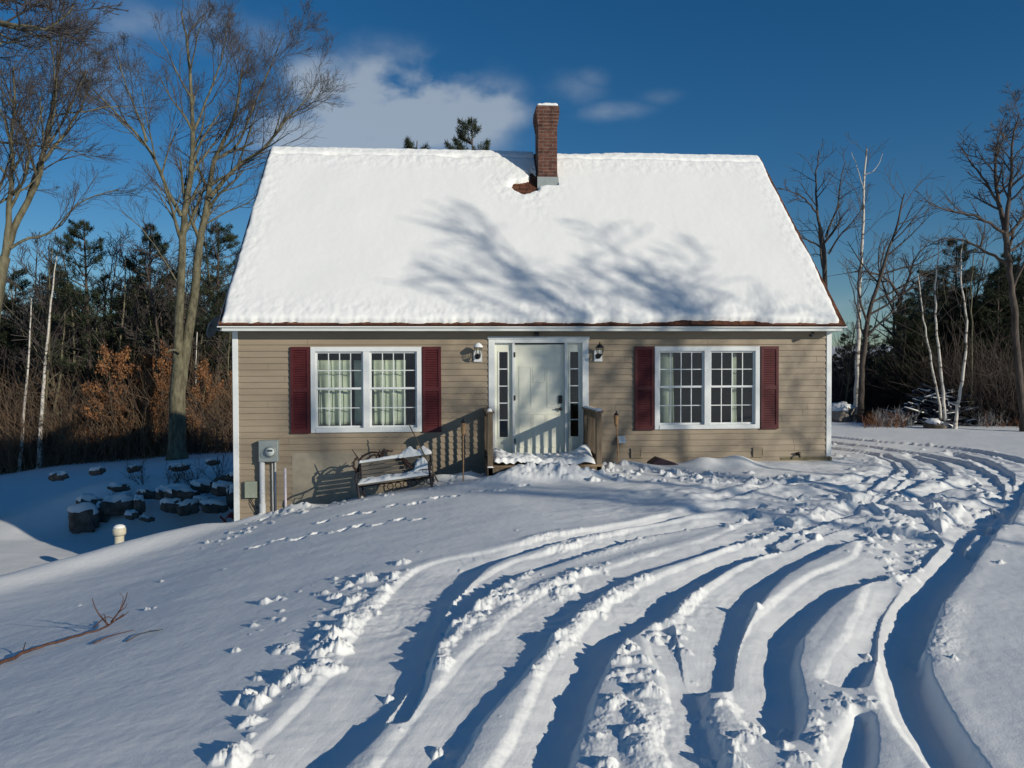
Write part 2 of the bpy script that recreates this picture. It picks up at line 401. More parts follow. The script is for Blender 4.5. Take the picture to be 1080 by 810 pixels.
lumps([(560, 605), (530, 640), (490, 665), (465, 720), (455, 700), (470, 665), (520, 625), (550, 603)], 130, .01, .08, .55, 2.8)
lumps([(640, 605), (600, 625), (560, 640), (600, 600), (640, 592)], 60, .015, .06)
lumps([(690, 605), (640, 640), (590, 690), (560, 715), (545, 700), (570, 680), (620, 640), (680, 604)], 150, .01, .06, .55, 2.8)
lumps([(640, 690), (690, 670), (690, 800), (640, 810)], 60, .012, .10, .5, 3)
lumps([(680, 655), (725, 655), (725, 690), (690, 690)], 50, .015, .06)
lumps([(740, 700), (770, 730), (860, 770), (870, 808), (750, 808), (720, 730)], 75, .01, .07, .5, 3)
lumps([(850, 720), (870, 710), (930, 740), (900, 755), (860, 800), (845, 760)], 45, .01, .06, .5, 3)
lumps([(900, 560), (950, 545), (990, 560), (960, 610), (930, 610)], 140, .015, .07)
lumps([(780, 530), (900, 520), (1060, 520), (1060, 560), (960, 560), (850, 570), (760, 560)], 260, .015, .10, .6, 2.6)
lumps([(870, 460), (1000, 470), (1075, 485), (1075, 515), (960, 515), (880, 505)], 200, .015, .08, .6, 2.6)
lumps([(540, 498), (640, 494), (860, 502), (870, 512), (700, 510), (540, 508)], 260, .02, .10, .8, 2.4)
lumps([(260, 550), (330, 530), (400, 515), (520, 500), (540, 506), (440, 520), (350, 535), (280, 556)], 220, .015, .06, .7, 2.0)
lumps([(200, 575), (260, 555), (280, 556), (225, 580)], 40, .015, .06, .7)
lumps([(10, 640), (600, 540), (560, 600), (250, 620), (20, 800)], 26, .01, .04, .7)
lumps([(500, 505), (520, 488), (640, 487), (650, 500), (600, 508)], 190, .02, .11, .7, 1.8)

def build_ground():
    # polar sheet about the photographer's spot: fine where the yard is near, coarse far off, closed all round
    th_f = np.arange(-41, 41, .068); th_c = np.arange(41, 319.01, 2.0)
    th = np.radians(np.r_[th_f, th_c]) + YAW
    r = [.05]
    while r[-1] < 900:
        q = r[-1]
        k = .12 if q < 1.8 else .0032 if q < 15.5 else .0042 if q < 26 else .012 if q < 60 else .06
        r.append(q*(1+k))
    r = np.array(r); nr, nt_ = len(r), len(th)
    RR, TH = np.meshgrid(r, th, indexing='ij')
    x = (CAM[0]+RR*np.sin(TH)).ravel(); y = (CAM[1]+RR*np.cos(TH)).ravel()
    z = G0(x, y)
    fine = (RR.ravel() < 34) & (np.abs(((TH.ravel()-YAW+np.pi) % (2*np.pi))-np.pi) < R(42))
    ii = np.nonzero(fine)[0]; X = x[ii]; Y = y[ii]; Z = z[ii].copy()
    e, dp, qs = rut_field(X, Y)
    jag = .045*noise2(X*3.3, Y*3.3)+.030*noise2(X*9, Y*9)+.022*noise2(X*23, Y*23)+.010*noise2(X*60, Y*60)
    # broken edges in some places, clean ones in others
    rough = sstep(-.12, .45, fbm(X, Y, .55, 2))
    ee = e+jag*(.25+.95*rough)
    fl = 1-sstep(-.045, .022, ee)
    Z -= .39*dp*fl*(1-.72*sstep(-.45, 1.0, qs+.15*noise2(X*1.7, Y*1.7)))
    Z += fl*(.014*fbm(X, Y, 2.2, 3)+.006*fbm(X, Y, 14, 2)*rough+.0014*noise2(e*26, X*.8+Y*.5)*sstep(-.2, .3, noise2(X*.7+3, Y*.7)+.1)+.0006*noise2(e*60, X*1.5+Y))
    # pushed-up shoulders
    sh = np.exp(-((ee-.07)/.075)**2)*(ee > -.03)
    Z += sh*(.010*(.5+rough)+.030*np.clip(noise2(X*3.1, Y*3.1)+.05, 0, 1)*rough)
    near = np.exp(-(np.clip(e, 0, None)/.16)**2)*(1-fl)
    Z += near*rough*(.016*np.abs(noise2(X*11, Y*11))+.014*np.abs(noise2(X*27, Y*27))+.010*np.abs(noise2(X*55, Y*55)))
    # churned turning area
    def blob(u, v, rx, ry):
        c = ground_pt(u, v); return np.exp(-(((X-c[0])/rx)**2+((Y-c[1])/ry)**2))
    ch = np.clip(blob(900, 530, 2.6, 1.7)+blob(1010, 520, 2.4, 2.2)+.8*blob(830, 520, 2.2, 1.1)+.35*blob(980, 488, 3.5, 3.), 0, 1)
    Z += ch*(.085*np.clip(fbm(X, Y*1.3, 1.25, 3)+.05, -.3, .6)+.022*np.abs(noise2(X*6, Y*6)))
    # drifts against the wall right of the porch, slid off the roof
    for (u, vt, rx, ry, h) in ((662, 496, .45, .40, .13), (705, 492, .30, .25, .03), (742, 492, .34, .38, .16), (778, 493, .32, .45, .18), (820, 493, .5, .4, .06), (860, 496, .5, .3, .02)):
        c = at_y(u, vt, -.62); Z += h*np.exp(-(((X-c[0])/rx)**2+((Y+.62)/ry)**2))
    for (xx, yy, rx, ry, h) in ((1.15, -.55, .45, .3, .16), (.45, -.5, .35, .25, .10), (3.9, -.6, .5, .35, .10), (4.15, -.9, .25, .3, .10), (3.55, -.75, .28, .22, .12)):
        Z += h*np.exp(-(((X-xx)/rx)**2+((Y-yy)/ry)**2))
    # heap in front of the porch
    hp = np.exp(-(((X-5.3)/.95)**2+((Y+1.62)/.32)**2)); Z += hp*(.22+.09*fbm(X, Y, 2.4, 3)+.05*np.abs(noise2(X*9, Y*9)))
    # wind-packed waves
    Z += .005*noise2(X*1.1+.3*Y, Y*3.0)*(1-fl)+.0016*fbm(X, Y, 9, 2)
    z[ii] = Z; zg = z.reshape(nr, nt_)
    xg = x.reshape(nr, nt_); yg = y.reshape(nr, nt_)
    # extra lumps along broken rut edges
    L = list(LUMPS)
    n = 26000
    rr = 2.6*np.exp(rng.random(n)*math.log(22/2.6)); tt = YAW+np.radians(rng.uniform(-38, 38, n))
    cx = CAM[0]+rr*np.sin(tt); cy = CAM[1]+rr*np.cos(tt); ce, _, _ = rut_field(cx, cy)
    cro = sstep(-.12, .45, fbm(cx, cy, .55, 2))
    pr = np.exp(-((ce-.08)/.11)**2)*(ce > -.04)*(.012+.17*cro)+(ce < 0)*.0015
    for i in np.nonzero(rng.random(n) < pr)[0]:
        q = .008+.055*random.random()**4; L.append((cx[i], cy[i], q, q*random.uniform(.5, .95)))
    # footprints
    def pit(px, py, rr_, d): L.append((px, py, rr_, -d))
    for (A, B, k) in (((385, 518), (262, 552), 17), ((520, 503), (400, 516), 16), ((455, 545), (262, 577), 9), ((330, 552), (560, 512), 10)):
        a = ground_pt(*A); b = ground_pt(*B)
        for i in range(k):
            t = (i+.5)/k; p = a+(b-a)*t; w = (.09 if i % 2 else -.09)
            pit(p[0]+random.uniform(-.08, .08), p[1]+w+random.uniform(-.05, .05), random.uniform(.05, .09), .06)
            L.append((p[0]-.10, p[1]+w, .05, .025))
    z00 = zg.copy(); thf = np.radians(th_f)+YAW
    for (lx, ly, lrad, lh) in L:
        dx, dy = lx-CAM[0], ly-CAM[1]; rc = math.hypot(dx, dy); tc_ = math.atan2(dx, dy)
        i0, i1 = np.searchsorted(r, (rc-lrad*1.5, rc+lrad*1.5)); j0, j1 = np.searchsorted(thf, (tc_-lrad*1.5/rc, tc_+lrad*1.5/rc))
        if i1 <= i0 or j1 <= j0: continue
        sx = xg[i0:i1, j0:j1]-lx; sy = yg[i0:i1, j0:j1]-ly
        a = random.random()*6.28; ca, sa = math.cos(a), math.sin(a); st = random.uniform(.7, 1.35)
        qx = (sx*ca+sy*sa)*st; qy = (-sx*sa+sy*ca)/st
        ang = np.arctan2(qy, qx); k1, k2 = random.random()*6, random.random()*6
        rad = lrad*(1+.18*np.sin(3*ang+k1)+.12*np.sin(5*ang+k2))
        q = np.clip(1-(qx*qx+qy*qy)/(rad*rad), 0, None)
        if lh > 0:
            blk = zg[i0:i1, j0:j1]
            new = z00[i0:i1, j0:j1]-.004+lh*(q**.85)*(1+.5*noise2(sx*28+lx*7, sy*28+ly*3)+.4*noise2(sx*75+lx*7, sy*75+ly*3))
            zg[i0:i1, j0:j1] = np.where(q > 0, np.maximum(blk, new), blk)
        else:
            zg[i0:i1, j0:j1] += lh*np.clip(q*1.6, 0, 1)
    V = np.c_[x, y, zg.ravel()]
    i = np.arange(nr-1)[:, None]*nt_; j = np.arange(nt_-1)[None, :]
    a = (i+j).ravel(); F = np.c_[a, a+nt_, a+nt_+1, a+1]
    # close the ring
    i = np.arange(nr-1)*nt_; F2 = np.c_[i+nt_-1, i+2*nt_-1, i+nt_, i]
    F = np.r_[F, F2]
    V = np.r_[V, [[CAM[0], CAM[1], float(G0(CAM[0], CAM[1]))]]]
    c = len(V)-1; j = np.arange(nt_); F3 = np.c_[np.full(nt_, c), j, (j+1) % nt_]
    me = raw_mesh('ground', V, F[:, ::1], F3, True)
    o = link('ground', me, MT['snow']); tag(o, kind='structure', label='snow covered yard and drive cut by curving wheel ruts')
    return o
build_ground()
def gz(x, y): return float(G0(x, y))

# ------------------------------------------------------------------ house
W_, D_ = 10.97, 7.32
ZB = 2.346; ZT = 2.478; OV = .314; RY, RZ = 3.66, 6.60
BASE = -2.75
SL = (RZ-2.490)/(RY+OV)
def zroof(y): return 2.490+(y+OV)*SL
house = empty('house', (W_/2, D_/2, 0), 'tan clapboard cape house with snowy roof and maroon shutters', 'house')
HOFF = Matrix.Translation((-W_/2, -D_/2, 0))
def hp(mb, name, m, bevel=0, parent=None): return wpart(mb, name, m, parent or house, bevel)

WINS = [(1.341, 3.313), (7.600, 9.600)]; WZ = (.539, 2.077)
DOOR = (4.525, 6.365); DZ = (.05, 2.244)
ROW = .111; LAP = .019
def siding(openings, x0, x1, z0, z1fn, place, name, bottom=None):
    """clapboards with real laps; place(s, depth, z) -> world point. z1fn(s0,s1) top limit"""
    xs = sorted(set([x0, x1]+[v for o in openings for v in (o[0], o[1])]))
    mb = MB(); n = int((z1fn-z0)/ROW)+2
    for k in range(n):
        a, b = z0+k*ROW, min(z0+(k+1)*ROW, z1fn)
        if b <= a: continue
        for i in range(len(xs)-1):
            s0, s1 = xs[i], xs[i+1]; mid = .5*(s0+s1)
            iv = [(a, b)]
            for (o0, o1, oz0, oz1) in openings:
                if o0 < mid < o1:
                    nv = []
                    for (p, q) in iv:
                        if q <= oz0 or p >= oz1: nv.append((p, q)); continue
                        if p < oz0: nv.append((p, oz0))
                        if q > oz1: nv.append((oz1, q))
                    iv = nv
            for (p, q) in iv:
                dp_ = LAP*(1-(p-a)/ROW); dq = LAP*(1-(q-a)/ROW)
                vs = [place(s0, dp_, p), place(s1, dp_, p), place(s1, dq, q), place(s0, dq, q), place(s0, 0, p), place(s1, 0, p)]
                mb.add(vs, [(0, 1, 2, 3), (4, 5, 1, 0)])
    return mb
ops = [(a, b, WZ[0], WZ[1]) for a, b in WINS]+[(DOOR[0], DOOR[1], -5, DZ[1])]
ZS0 = .0
panel = (1.15, 2.55, -2, .25)
mb = siding(ops+[(1.0, 2.5, -5, .18)], .0, W_, -1.77+ROW*0, ZB+.05, lambda s, d, z: (s, -d, z), 'wall')
front = hp(mb, 'wall', MT['siding'])
mb = MB(); jr = random.Random(4)
for k in range(36):
    za = -1.77+k*ROW; zb_ = za+ROW
    if zb_ > ZB: break
    for x in np.arange(jr.uniform(.3, 3.6), W_-.2, 3.66):
        if any(o[0]-.4 < x < o[1]+.4 and o[2] < zb_ and o[3] > za for o in ops+[(1.0, 2.5, -5, .18)]): continue
        mb.add([(x-.0035, -LAP-.0012, za+.002), (x+.0035, -LAP-.0012, za+.002), (x+.0035, -.0025, zb_-.004), (x-.0035, -.0025, zb_-.004), (x-.0035, -.0, za+.002), (x+.0035, -.0, za+.002), (x+.0035, .001, zb_-.004), (x-.0035, .001, zb_-.004)],
               [(0, 1, 2, 3), (0, 4, 5, 1), (1, 5, 6, 2), (3, 7, 4, 0), (2, 6, 7, 3)])
o = hp(mb, 'siding_joint', mat('joint', (.19, .155, .115), .7)); o['kind'] = 'stuff'
# side walls with gable: rows clipped to the roof line
def gable(xw, sgn):
    mb = MB(); k = 0; z = -2.6
    while z < RZ-.1:
        a, b = z, z+ROW
        def lim(zz): # y-extent at height zz under the roof
            if zz < ZB: return (0, D_)
            t = (zz-ZB)/SL*.98; return (t*.92, D_-t*.92)
        (a0, a1), (b0, b1) = lim(a), lim(b)
        if b0 >= b1: break
        x_ = lambda d: xw+sgn*d
        mb.add([(x_(LAP), a0, a), (x_(LAP), a1, a), (x_(0), b1, b), (x_(0), b0, b), (x_(0), a0, a), (x_(0), a1, a)], [(0, 1, 2, 3), (4, 5, 1, 0)]); z += ROW
    return mb
hp(gable(0, -1), 'wall', MT['siding']); hp(gable(W_, 1), 'wall', MT['siding'])
mb = siding([], 0, W_, -1.5, ZB+.05, lambda s, d, z: (s, D_+d, z), 'wall'); hp(mb, 'wall', MT['siding'])
# backing of the front wall (sheathing) so no light leaks, with openings
mb = MB()
def wall_with_holes(mb, x0, x1, z0, z1, holes, ya, yb):
    xs = sorted(set([x0, x1]+[v for h in holes for v in h[:2]])); 
    for i in range(len(xs)-1):
        s0, s1 = xs[i], xs[i+1]; mid = .5*(s0+s1); iv = [(z0, z1)]
        for h in holes:
            if h[0] < mid < h[1]:
                nv = []
                for p, q in iv:
                    if p < h[2]: nv.append((p, min(q, h[2])))
                    if q > h[3]: nv.append((max(p, h[3]), q))
                iv = nv
        for p, q in iv: mb.box(s0, s1, ya, yb, p, q)
wall_with_holes(mb, .004, W_-.004, BASE+.01, ZB+.02, [(a+.03, b-.03, WZ[0]+.03, WZ[1]-.03) for a, b in WINS]+[(DOOR[0]+.06, DOOR[1]-.06, .02, DZ[1]-.06)], .004, .12)
mb.box(.004, .12, .124, D_-.004, BASE, ZB); mb.box(W_-.12, W_-.004, .124, D_-.004, BASE, ZB); mb.box(.124, W_-.124, D_-.12, D_-.004, BASE, ZB)
hp(mb, 'interior_wall', MT['room'])
mb = MB(); mb.box(.125, W_-.125, .125, D_-.125, -.1, .04); hp(mb, 'interior_floor', mat('floor_wood', (.12, .07, .04), .5))
mb = MB(); mb.box(.125, W_-.125, .125, D_-.125, 2.36, 2.42); mb.box(4.1, 4.2, .13, D_-.13, .04, 2.36); mb.box(6.8, 6.9, .13, D_-.13, .04, 2.36); mb.box(.13, W_-.13, 3.9, 4.0, .04, 2.36); hp(mb, 'partition_wall', MT['room'])
# foundation
mb = MB(); mb.box(.02, W_-.02, -.02+.024, .003, BASE, -1.5); mb.box(10.0, W_+.03, -.012, .0035, -.6, -.012); mb.box(W_-.02, W_+.03, -.03, D_, -.8, -.014); hp(mb, 'foundation', MT['concrete'])
# smooth panel behind the bench
mb = MB(); mb.box(1.0, 2.5, -.012, .002, -1.6, .18); hp(mb, 'access_panel', MT['panel'])
# corner trims
for x0, x1, sx in ((-.022, .075, 0), (W_-.075, W_+.022, 1)):
    mb = MB(); mb.box(x0, x1, -.026, .0, -1.9 if not sx else .0, ZB+.03)
    mb.box(x0 if not sx else x1-.018, x0+.018 if not sx else x1, .0, .09, BASE if not sx else .0, ZB+.03); hp(mb, 'corner_trim', MT['trim'], .004)
# eaves
RL, RR_ = -.138, W_+.104
mb = MB(); mb.box(RL, RR_, -OV, -OV+.022, ZB, ZT-.004); mb.box(RL-.003, RR_+.003, -OV-.03, -OV-.0005, ZT-.045, ZT-.035); hp(mb, 'fascia', MT['fascia'], .003)
for a, b in ((-OV+.0225, -.001), (D_+.001, D_+OV)):
    mb = MB(); mb.box(RL+.01, RR_-.01, a, b, ZB+.012, ZB+.03); hp(mb, 'soffit', MT['soffit'])
for xs in ((RL, RL+.02), (RR_-.02, RR_)):
    mb = MB()
    for sg in (0, 1):
        f = (lambda y: y) if not sg else (lambda y: 2*RY-y)
        mb.add([(xs[i], f(y), z) for i in (0, 1) for y, z in ((-OV, ZB), (RY, RZ-.18), (RY, RZ-.035), (-OV, ZT-.05))],
               [(0, 1, 2, 3), (7, 6, 5, 4), (0, 4, 5, 1), (1, 5, 6, 2), (2, 6, 7, 3), (3, 7, 4, 0)])
    hp(mb, 'rake_board', MT['fascia'])
# returns of the soffit at the gable ends
for a, b in ((RL+.02, -.026), (W_+.026, RR_-.02)):
    mb = MB(); mb.box(a, b, -OV+.03, .10, ZB-.002, ZB+.1); hp(mb, 'eave_return', MT['soffit'])
# roof with uv for shingles
def roof():
    th = .022; x0, x1 = RL-.03, RR_+.03; ye = -OV-.035; ze = zroof(ye)
    me = bpy.data.meshes.new('roof')
    V = [(x0, ye, ze), (x1, ye, ze), (x1, RY, zroof(RY)), (x0, RY, zroof(RY)), (x0, 2*RY-ye, ze), (x1, 2*RY-ye, ze)]
    V += [(a, b, c-th) for a, b, c in V]
    Fs = [(0, 1, 2, 3), (3, 2, 5, 4), (9, 8, 7, 6), (10, 11, 8, 9), (0, 6, 7, 1), (5, 11, 10, 4), (1, 7, 8, 2), (2, 8, 11, 5), (0, 3, 9, 6), (3, 4, 10, 9)]
    V = [(a-W_/2, b-D_/2, c) for a, b, c in V]
    me.from_pydata(V, [], Fs); uv = me.uv_layers.new(name='UVMap'); k = math.hypot(1, SL)
    for p in me.polygons:
        for li in p.loop_indices:
            v = me.vertices[me.loops[li].vertex_index].co; uv.data[li].uv = (v.x, v.y*k+v.z*.01)
    o = link('roof', me, MT['shingle'], house); return o
rf = roof()
# drip edge
# chimney
CX0, CX1, CY0, CY1 = 5.755, 6.165, 2.69, 3.30
CZT = 7.37
def uvbox(name, boxes, m, parent):
    me = bpy.data.meshes.new(name); V = []; Fs = []
    for (x0, x1, y0, y1, z0, z1) in boxes:
        n = len(V); V += [(x0, y0, z0), (x1, y0, z0), (x1, y1, z0), (x0, y1, z0), (x0, y0, z1), (x1, y0, z1), (x1, y1, z1), (x0, y1, z1)]
        Fs += [tuple(n+i for i in f) for f in [(0, 3, 2, 1), (4, 5, 6, 7), (0, 1, 5, 4), (1, 2, 6, 5), (2, 3, 7, 6), (3, 0, 4, 7)]]
    V2 = [(a-W_/2, b-D_/2, c) for a, b, c in V]
    me.from_pydata(V2, [], Fs); uv = me.uv_layers.new(name='UVMap'); me.update()
    for p in me.polygons:
        n = p.normal
        for li in p.loop_indices:
            v = V[me.loops[li].vertex_index]
            uv.data[li].uv = (v[0]-CX0, v[2]) if abs(n.y) > .5 else ((v[1], v[2]) if abs(n.x) > .5 else (v[0], v[1]))
    return link(name, me, m, parent)
bx = [(CX0, CX1, CY0, CY1, 5.3, CZT-.42)]
for i, (dz0, dz1, e_) in enumerate(((-.42, -.345, .012), (-.345, -.27, .024), (-.27, -.195, .036), (-.195, -.05, .046), (-.05, 0, .04))):
    bx.append((CX0-e_, CX1+e_, CY0-e_, CY1+e_, CZT+dz0, CZT+dz1))
chim = uvbox('chimney', bx, MT['brick'], house)
mb = MB(); zc = zroof(CY0)
mb.box(CX0-.025, CX1+.025, CY0-.022, CY0-.003, zc-.05, zc+.24)
hp(mb, 'flashing', MT['grey_metal'], parent=chim)
mb = MB(); mb.box(CX0+.06, CX1-.06, CY0+.07, CY1-.07, CZT-.01, CZT+.04); hp(mb, 'flue', MT['concrete'], parent=chim)

# windows
def window(x0, x1):
    z0, z1 = WZ; mid = (x0+x1)/2
    w = bpy.data.objects.new('window', None); COL.objects.link(w); w.parent = house; w.location = Vector((mid, 0, z0))-Vector(house.location)
    w['label'] = 'white double hung twin window with grilles'
    fw = .085
    mb = MB()
    mb.box(x0, x0+fw, -.035, .10, z0, z1); mb.box(x1-fw, x1, -.035, .10, z0, z1)
    mb.box(x0+fw, x1-fw, -.035, .10, z1-fw, z1); mb.box(x0+fw, x1-fw, -.045, .10, z0, z0+fw*.95)
    mb.box(mid-.058, mid+.058, -.032, .10, z0+fw*.95, z1-fw)
    wpart(mb, 'frame', MT['trim'], w, .004)
    zm = (z0+z1)/2+.015
    for s0, s1 in ((x0+fw, mid-.058), (mid+.058, x1-fw)):
        for (a, b, yy) in ((z0+fw*.95, zm+.012, .035), (zm-.012, z1-fw, .012)):
            sw = .030
            mb = MB(); mb.box(s0, s0+sw, yy, yy+.025, a, b); mb.box(s1-sw, s1, yy, yy+.025, a, b)
            mb.box(s0+sw, s1-sw, yy, yy+.025, a, a+sw+.006); mb.box(s0+sw, s1-sw, yy, yy+.025, b-sw, b)
            wpart(mb, 'sash', MT['trim'], w, .002)
            mb = MB(); ww = (s1-s0-2*sw)/4
            for k in (1, 2, 3): mb.box(s0+sw+k*ww-.008, s0+sw+k*ww+.008, yy+.008, yy+.018, a+sw+.006, b-sw)
            zz = (a+b)/2; mb.box(s0+sw, s1-sw, yy+.0075, yy+.0185, zz-.008, zz+.008)
            wpart(mb, 'grille', MT['trim'], w)
            mb = MB(); mb.box(s0+sw-.004, s1-sw+.004, yy+.020, yy+.0215, a+sw, b-sw+.004); wpart(mb, 'pane', MT['glass'], w)
    return w
for a, b in WINS: window(a, b)

def shutter(x0, x1):
    z0, z1 = WZ[0]-.01, WZ[1]-.0
    y0, y1 = -.052, -.0135
    mb = MB(); sw = .05
    mb.box(x0, x0+sw, y0, y1, z0, z1); mb.box(x1-sw, x1, y0, y1, z0, z1)
    zm = (z0+z1)/2
    for a, b in ((z0, z0+.075), (zm-.035, zm+.035), (z1-.06, z1)): mb.box(x0+sw, x1-sw, y0+.001, y1, a, b)
    mb.box(x0+sw, x1-sw, y1-.010, y1-.001, z0+.05, z1-.05)
    for a, b in ((z0+.075, zm-.035), (zm+.035, z1-.06)):
        n = int((b-a)/.042)
        for k in range(n):
            c = a+(k+.5)*(b-a)/n
            mb.prism([(y0+.006, c-.019), (y0+.010, c-.023), (y1-.012, c+.015), (y1-.014, c+.021)], x0+sw, x1-sw)
    o = hp(mb, 'shutter', MT['maroon']); return o
for x0, x1 in ((.99, 1.325), (3.33, 3.665), (7.225, 7.585), (9.615, 9.955)): shutter(x0, x1)

# entry
mb = MB()
dx0, dx1 = DOOR; dzt = DZ[1]
mb.box(dx0, dx0+.115, -.03, .12, .04, dzt); mb.box(dx1-.115, dx1, -.03, .12, .04, dzt); mb.box(dx0+.115, dx1-.115, -.03, .12, dzt-.10, dzt)
mb.box(dx0-.015, dx1+.015, -.05, -.031, dzt-.03, dzt+.015)
DL, DR = 5.005, 5.925
mb.box(DL-.045, DL, -.012, .12, .04, dzt-.10); mb.box(DR, DR+.045, -.012, .12, .04, dzt-.10)
mb.box(dx0+.115, dx1-.115, -.02, .12, .02, .055)
fr = hp(mb, 'door_frame', MT['trim'], .004)
for a, b in ((dx0+.115, DL-.045), (DR+.045, dx1-.115)):
    c = (a+b)/2; mb = MB(); g0, g1, h0, h1 = c-.082, c+.082, .42, 1.98
    mb.box(a, g0-.022, .05, .085, .055, dzt-.10); mb.box(g1+.022, b, .05, .085, .055, dzt-.10)
    mb.box(g0-.022, g1+.022, .05, .085, .055, h0-.022); mb.box(g0-.022, g1+.022, .05, .085, h1+.022, dzt-.10)
    mb.box(g0-.022, g0, .04, .085, h0-.022, h1+.022); mb.box(g1, g1+.022, .04, .085, h0-.022, h1+.022); mb.box(g0, g1, .04, .085, h0-.022, h0); mb.box(g0, g1, .04, .085, h1, h1+.022)
    sl = hp(mb, 'sidelight', MT['door'], .002)
    mb = MB()
    for k in range(1, 5): zz = h0+(h1-h0)*k/5; mb.box(g0, g1, .046, .06, zz-.009, zz+.009)
    mb.box(g0, g0+.006, .045, .0602, h0, h1); mb.box(g1-.006, g1, .045, .0602, h0, h1)
    hp(mb, 'grille', MT['trim'], parent=sl)
    mb = MB(); mb.box(g0-.002, g1+.002, .062, .065, h0, h1); hp(mb, 'pane', MT['glass'], parent=sl)
mb = MB(); ya, yb = .062, .105
ztd = dzt-.125
mb.box(DL+.004, DR-.004, ya, yb, .06, ztd)
# raised mouldings of the tall panels
def ring(mb, a, b, c, d, y0, y1, w=.018):
    mb.box(a, a+w, y0, y1, c, d); mb.box(b-w, b, y0, y1, c, d); mb.box(a+w, b-w, y0, y1, c, c+w); mb.box(a+w, b-w, y0, y1, d-w, d)
for i in range(3):
    pw = (DR-DL-.2)/3; a = DL+.08+i*(pw+.02)
    ring(mb, a, a+pw, 1.42 if i == 1 else .95, 1.72 if i == 1 else 1.72, ya-.008, ya-.0002); ring(mb, a, a+pw, .22, .85, ya-.008, ya-.0002)
door = hp(mb, 'door', MT['door'], .002)
mb = MB(); mb.lathe((DR-.075, ya-.05, .93), [(.012, .05), (.012, .02), (.03, .015), (.033, 0), (.02, -.012)], 14, 'y'); mb.box(DR-.18, DR-.075, ya-.045, ya-.033, .922, .94); hp(mb, 'handle', MT['black'], parent=door)
mb = MB(); mb.box(DR-.11, DR-.04, ya-.03, ya-.001, 1.03, 1.18); hp(mb, 'keypad_lock', MT['black'], .006, parent=door)
for zz in (.35, 1.14, 1.93):
    mb = MB(); mb.box(DL-.016, DL+.010, -.024, -.0125, zz-.045, zz+.045); mb.box(DL+.0005, DL+.010, -.0125, .061, zz-.045, zz+.045); hp(mb, 'hinge', MT['black'], parent=door)
# lanterns
def lantern(x, cap_white):
    zc = 2.02-.10
    mb = MB(); mb.box(x-.075, x+.075, -.045, -.0135, zc-.12, zc+.09)
    ln = hp(mb, 'wall_lantern', MT['trim'], .004)
    mb = MB(); mb.lathe((x, -.045, zc-.02), [(.052, 0), (.05, -.02), (.02, -.03)], 14, 'y')
    mb.tube([(x, -.06, zc-.02), (x, -.13, zc-.06), (x, -.20, zc-.04), (x, -.20, zc-.01)], .010, 6)
    mb.lathe((x, -.20, zc), [(.028, -.03), (.05, 0), (.055, .008), (.05, .012)], 8)
    for k in range(6):
        t = k*math.pi/3; mb.tube([(x+.05*math.cos(t), -.2+.05*math.sin(t), zc+.01), (x+.07*math.cos(t), -.2+.07*math.sin(t), zc+.13)], .005, 4)
    mb.lathe((x, -.20, zc+.13), [(.078, -.004), (.08, .004), (.055, .035), (.03, .06), (.012, .075), (.008, .105), (.001, .11)], 8)
    hp(mb, 'lantern_body', MT['black'], parent=ln)
    mb = MB(); mb.lathe((x, -.20, zc+.012), [(.045, 0), (.064, .115)], 6, sm=False); hp(mb, 'lantern_glass', MT['glass'], parent=ln)
    if cap_white:
        mb = MB(); mb.lathe((x, -.20, zc+.136), [(.086, 0), (.085, .02), (.06, .055), (.03, .08), (.005, .09)], 10); hp(mb, 'lantern_snow', MT['snow'], parent=ln)
    return ln
lantern(at_y(504, 380, -.05)[0], True); lantern(at_y(631, 380, -.05)[0], False)
# light over the door, camera under the eave
x = at_y(566, 358, -.05)[0]
mb = MB(); mb.box(x-.045, x+.045, -.09, -.052, 2.27, 2.34); mb.lathe((x, -.12, 2.30), [(.035, .05), (.04, .0), (.03, -.03)], 12, 'y'); hp(mb, 'door_light', MT['black'], .003)
x = at_y(857, 352, -.18)[0]
mb = MB(); mb.lathe((x, -.18, ZB+.012), [(.04, 0), (.04, -.02), (.015, -.03)], 12); mb.tube([(x, -.18, ZB-.02), (x-.02, -.2, ZB-.05)], .012, 8); mb.tube([(x+.02, -.17, ZB-.045), (x-.07, -.24, ZB-.075)], [.026, .03], 10); hp(mb, 'security_camera', MT['black'])
# vents, tap, dryer hood
for (u, v) in ((671, 478), (799.5, 477)):
    p = at_y(u, v, -.02); x, z = p[0], p[2]; mb = MB(); mb.box(x-.11, x+.11, -.035, -.0135, z-.09, z+.09)
    ring(mb, x-.10, x+.10, z-.08, z+.08, -.045, -.0355, .022)
    for k in range(6): mb.box(x-.077, x+.077, -.041, -.0356, z-.05+k*.02, z-.043+k*.02)
    hp(mb, 'wall_vent', MT['siding'], .002)
p = at_y(842, 479, -.05); mb = MB(); mb.tube([(p[0], -.014, p[2]), (p[0], -.10, p[2]), (p[0]-.01, -.13, p[2]-.05)], .018, 8); mb.lathe((p[0], -.09, p[2]+.03), [(.035, 0), (.035, .012)], 10); mb.box(p[0]-.03, p[0]+.03, -.03, -.0138, p[2]-.03, p[2]+.03); hp(mb, 'garden_tap', MT['black'])
p = at_y(656, 464, -.1); mb = MB(); mb.prism([(-.0136, p[2]-.07), (-.0136, p[2]+.07), (-.06, p[2]+.07), (-.13, p[2]-.03), (-.13, p[2]-.06)], p[0]-.065, p[0]+.065); hp(mb, 'dryer_hood', MT['trim'], .004)

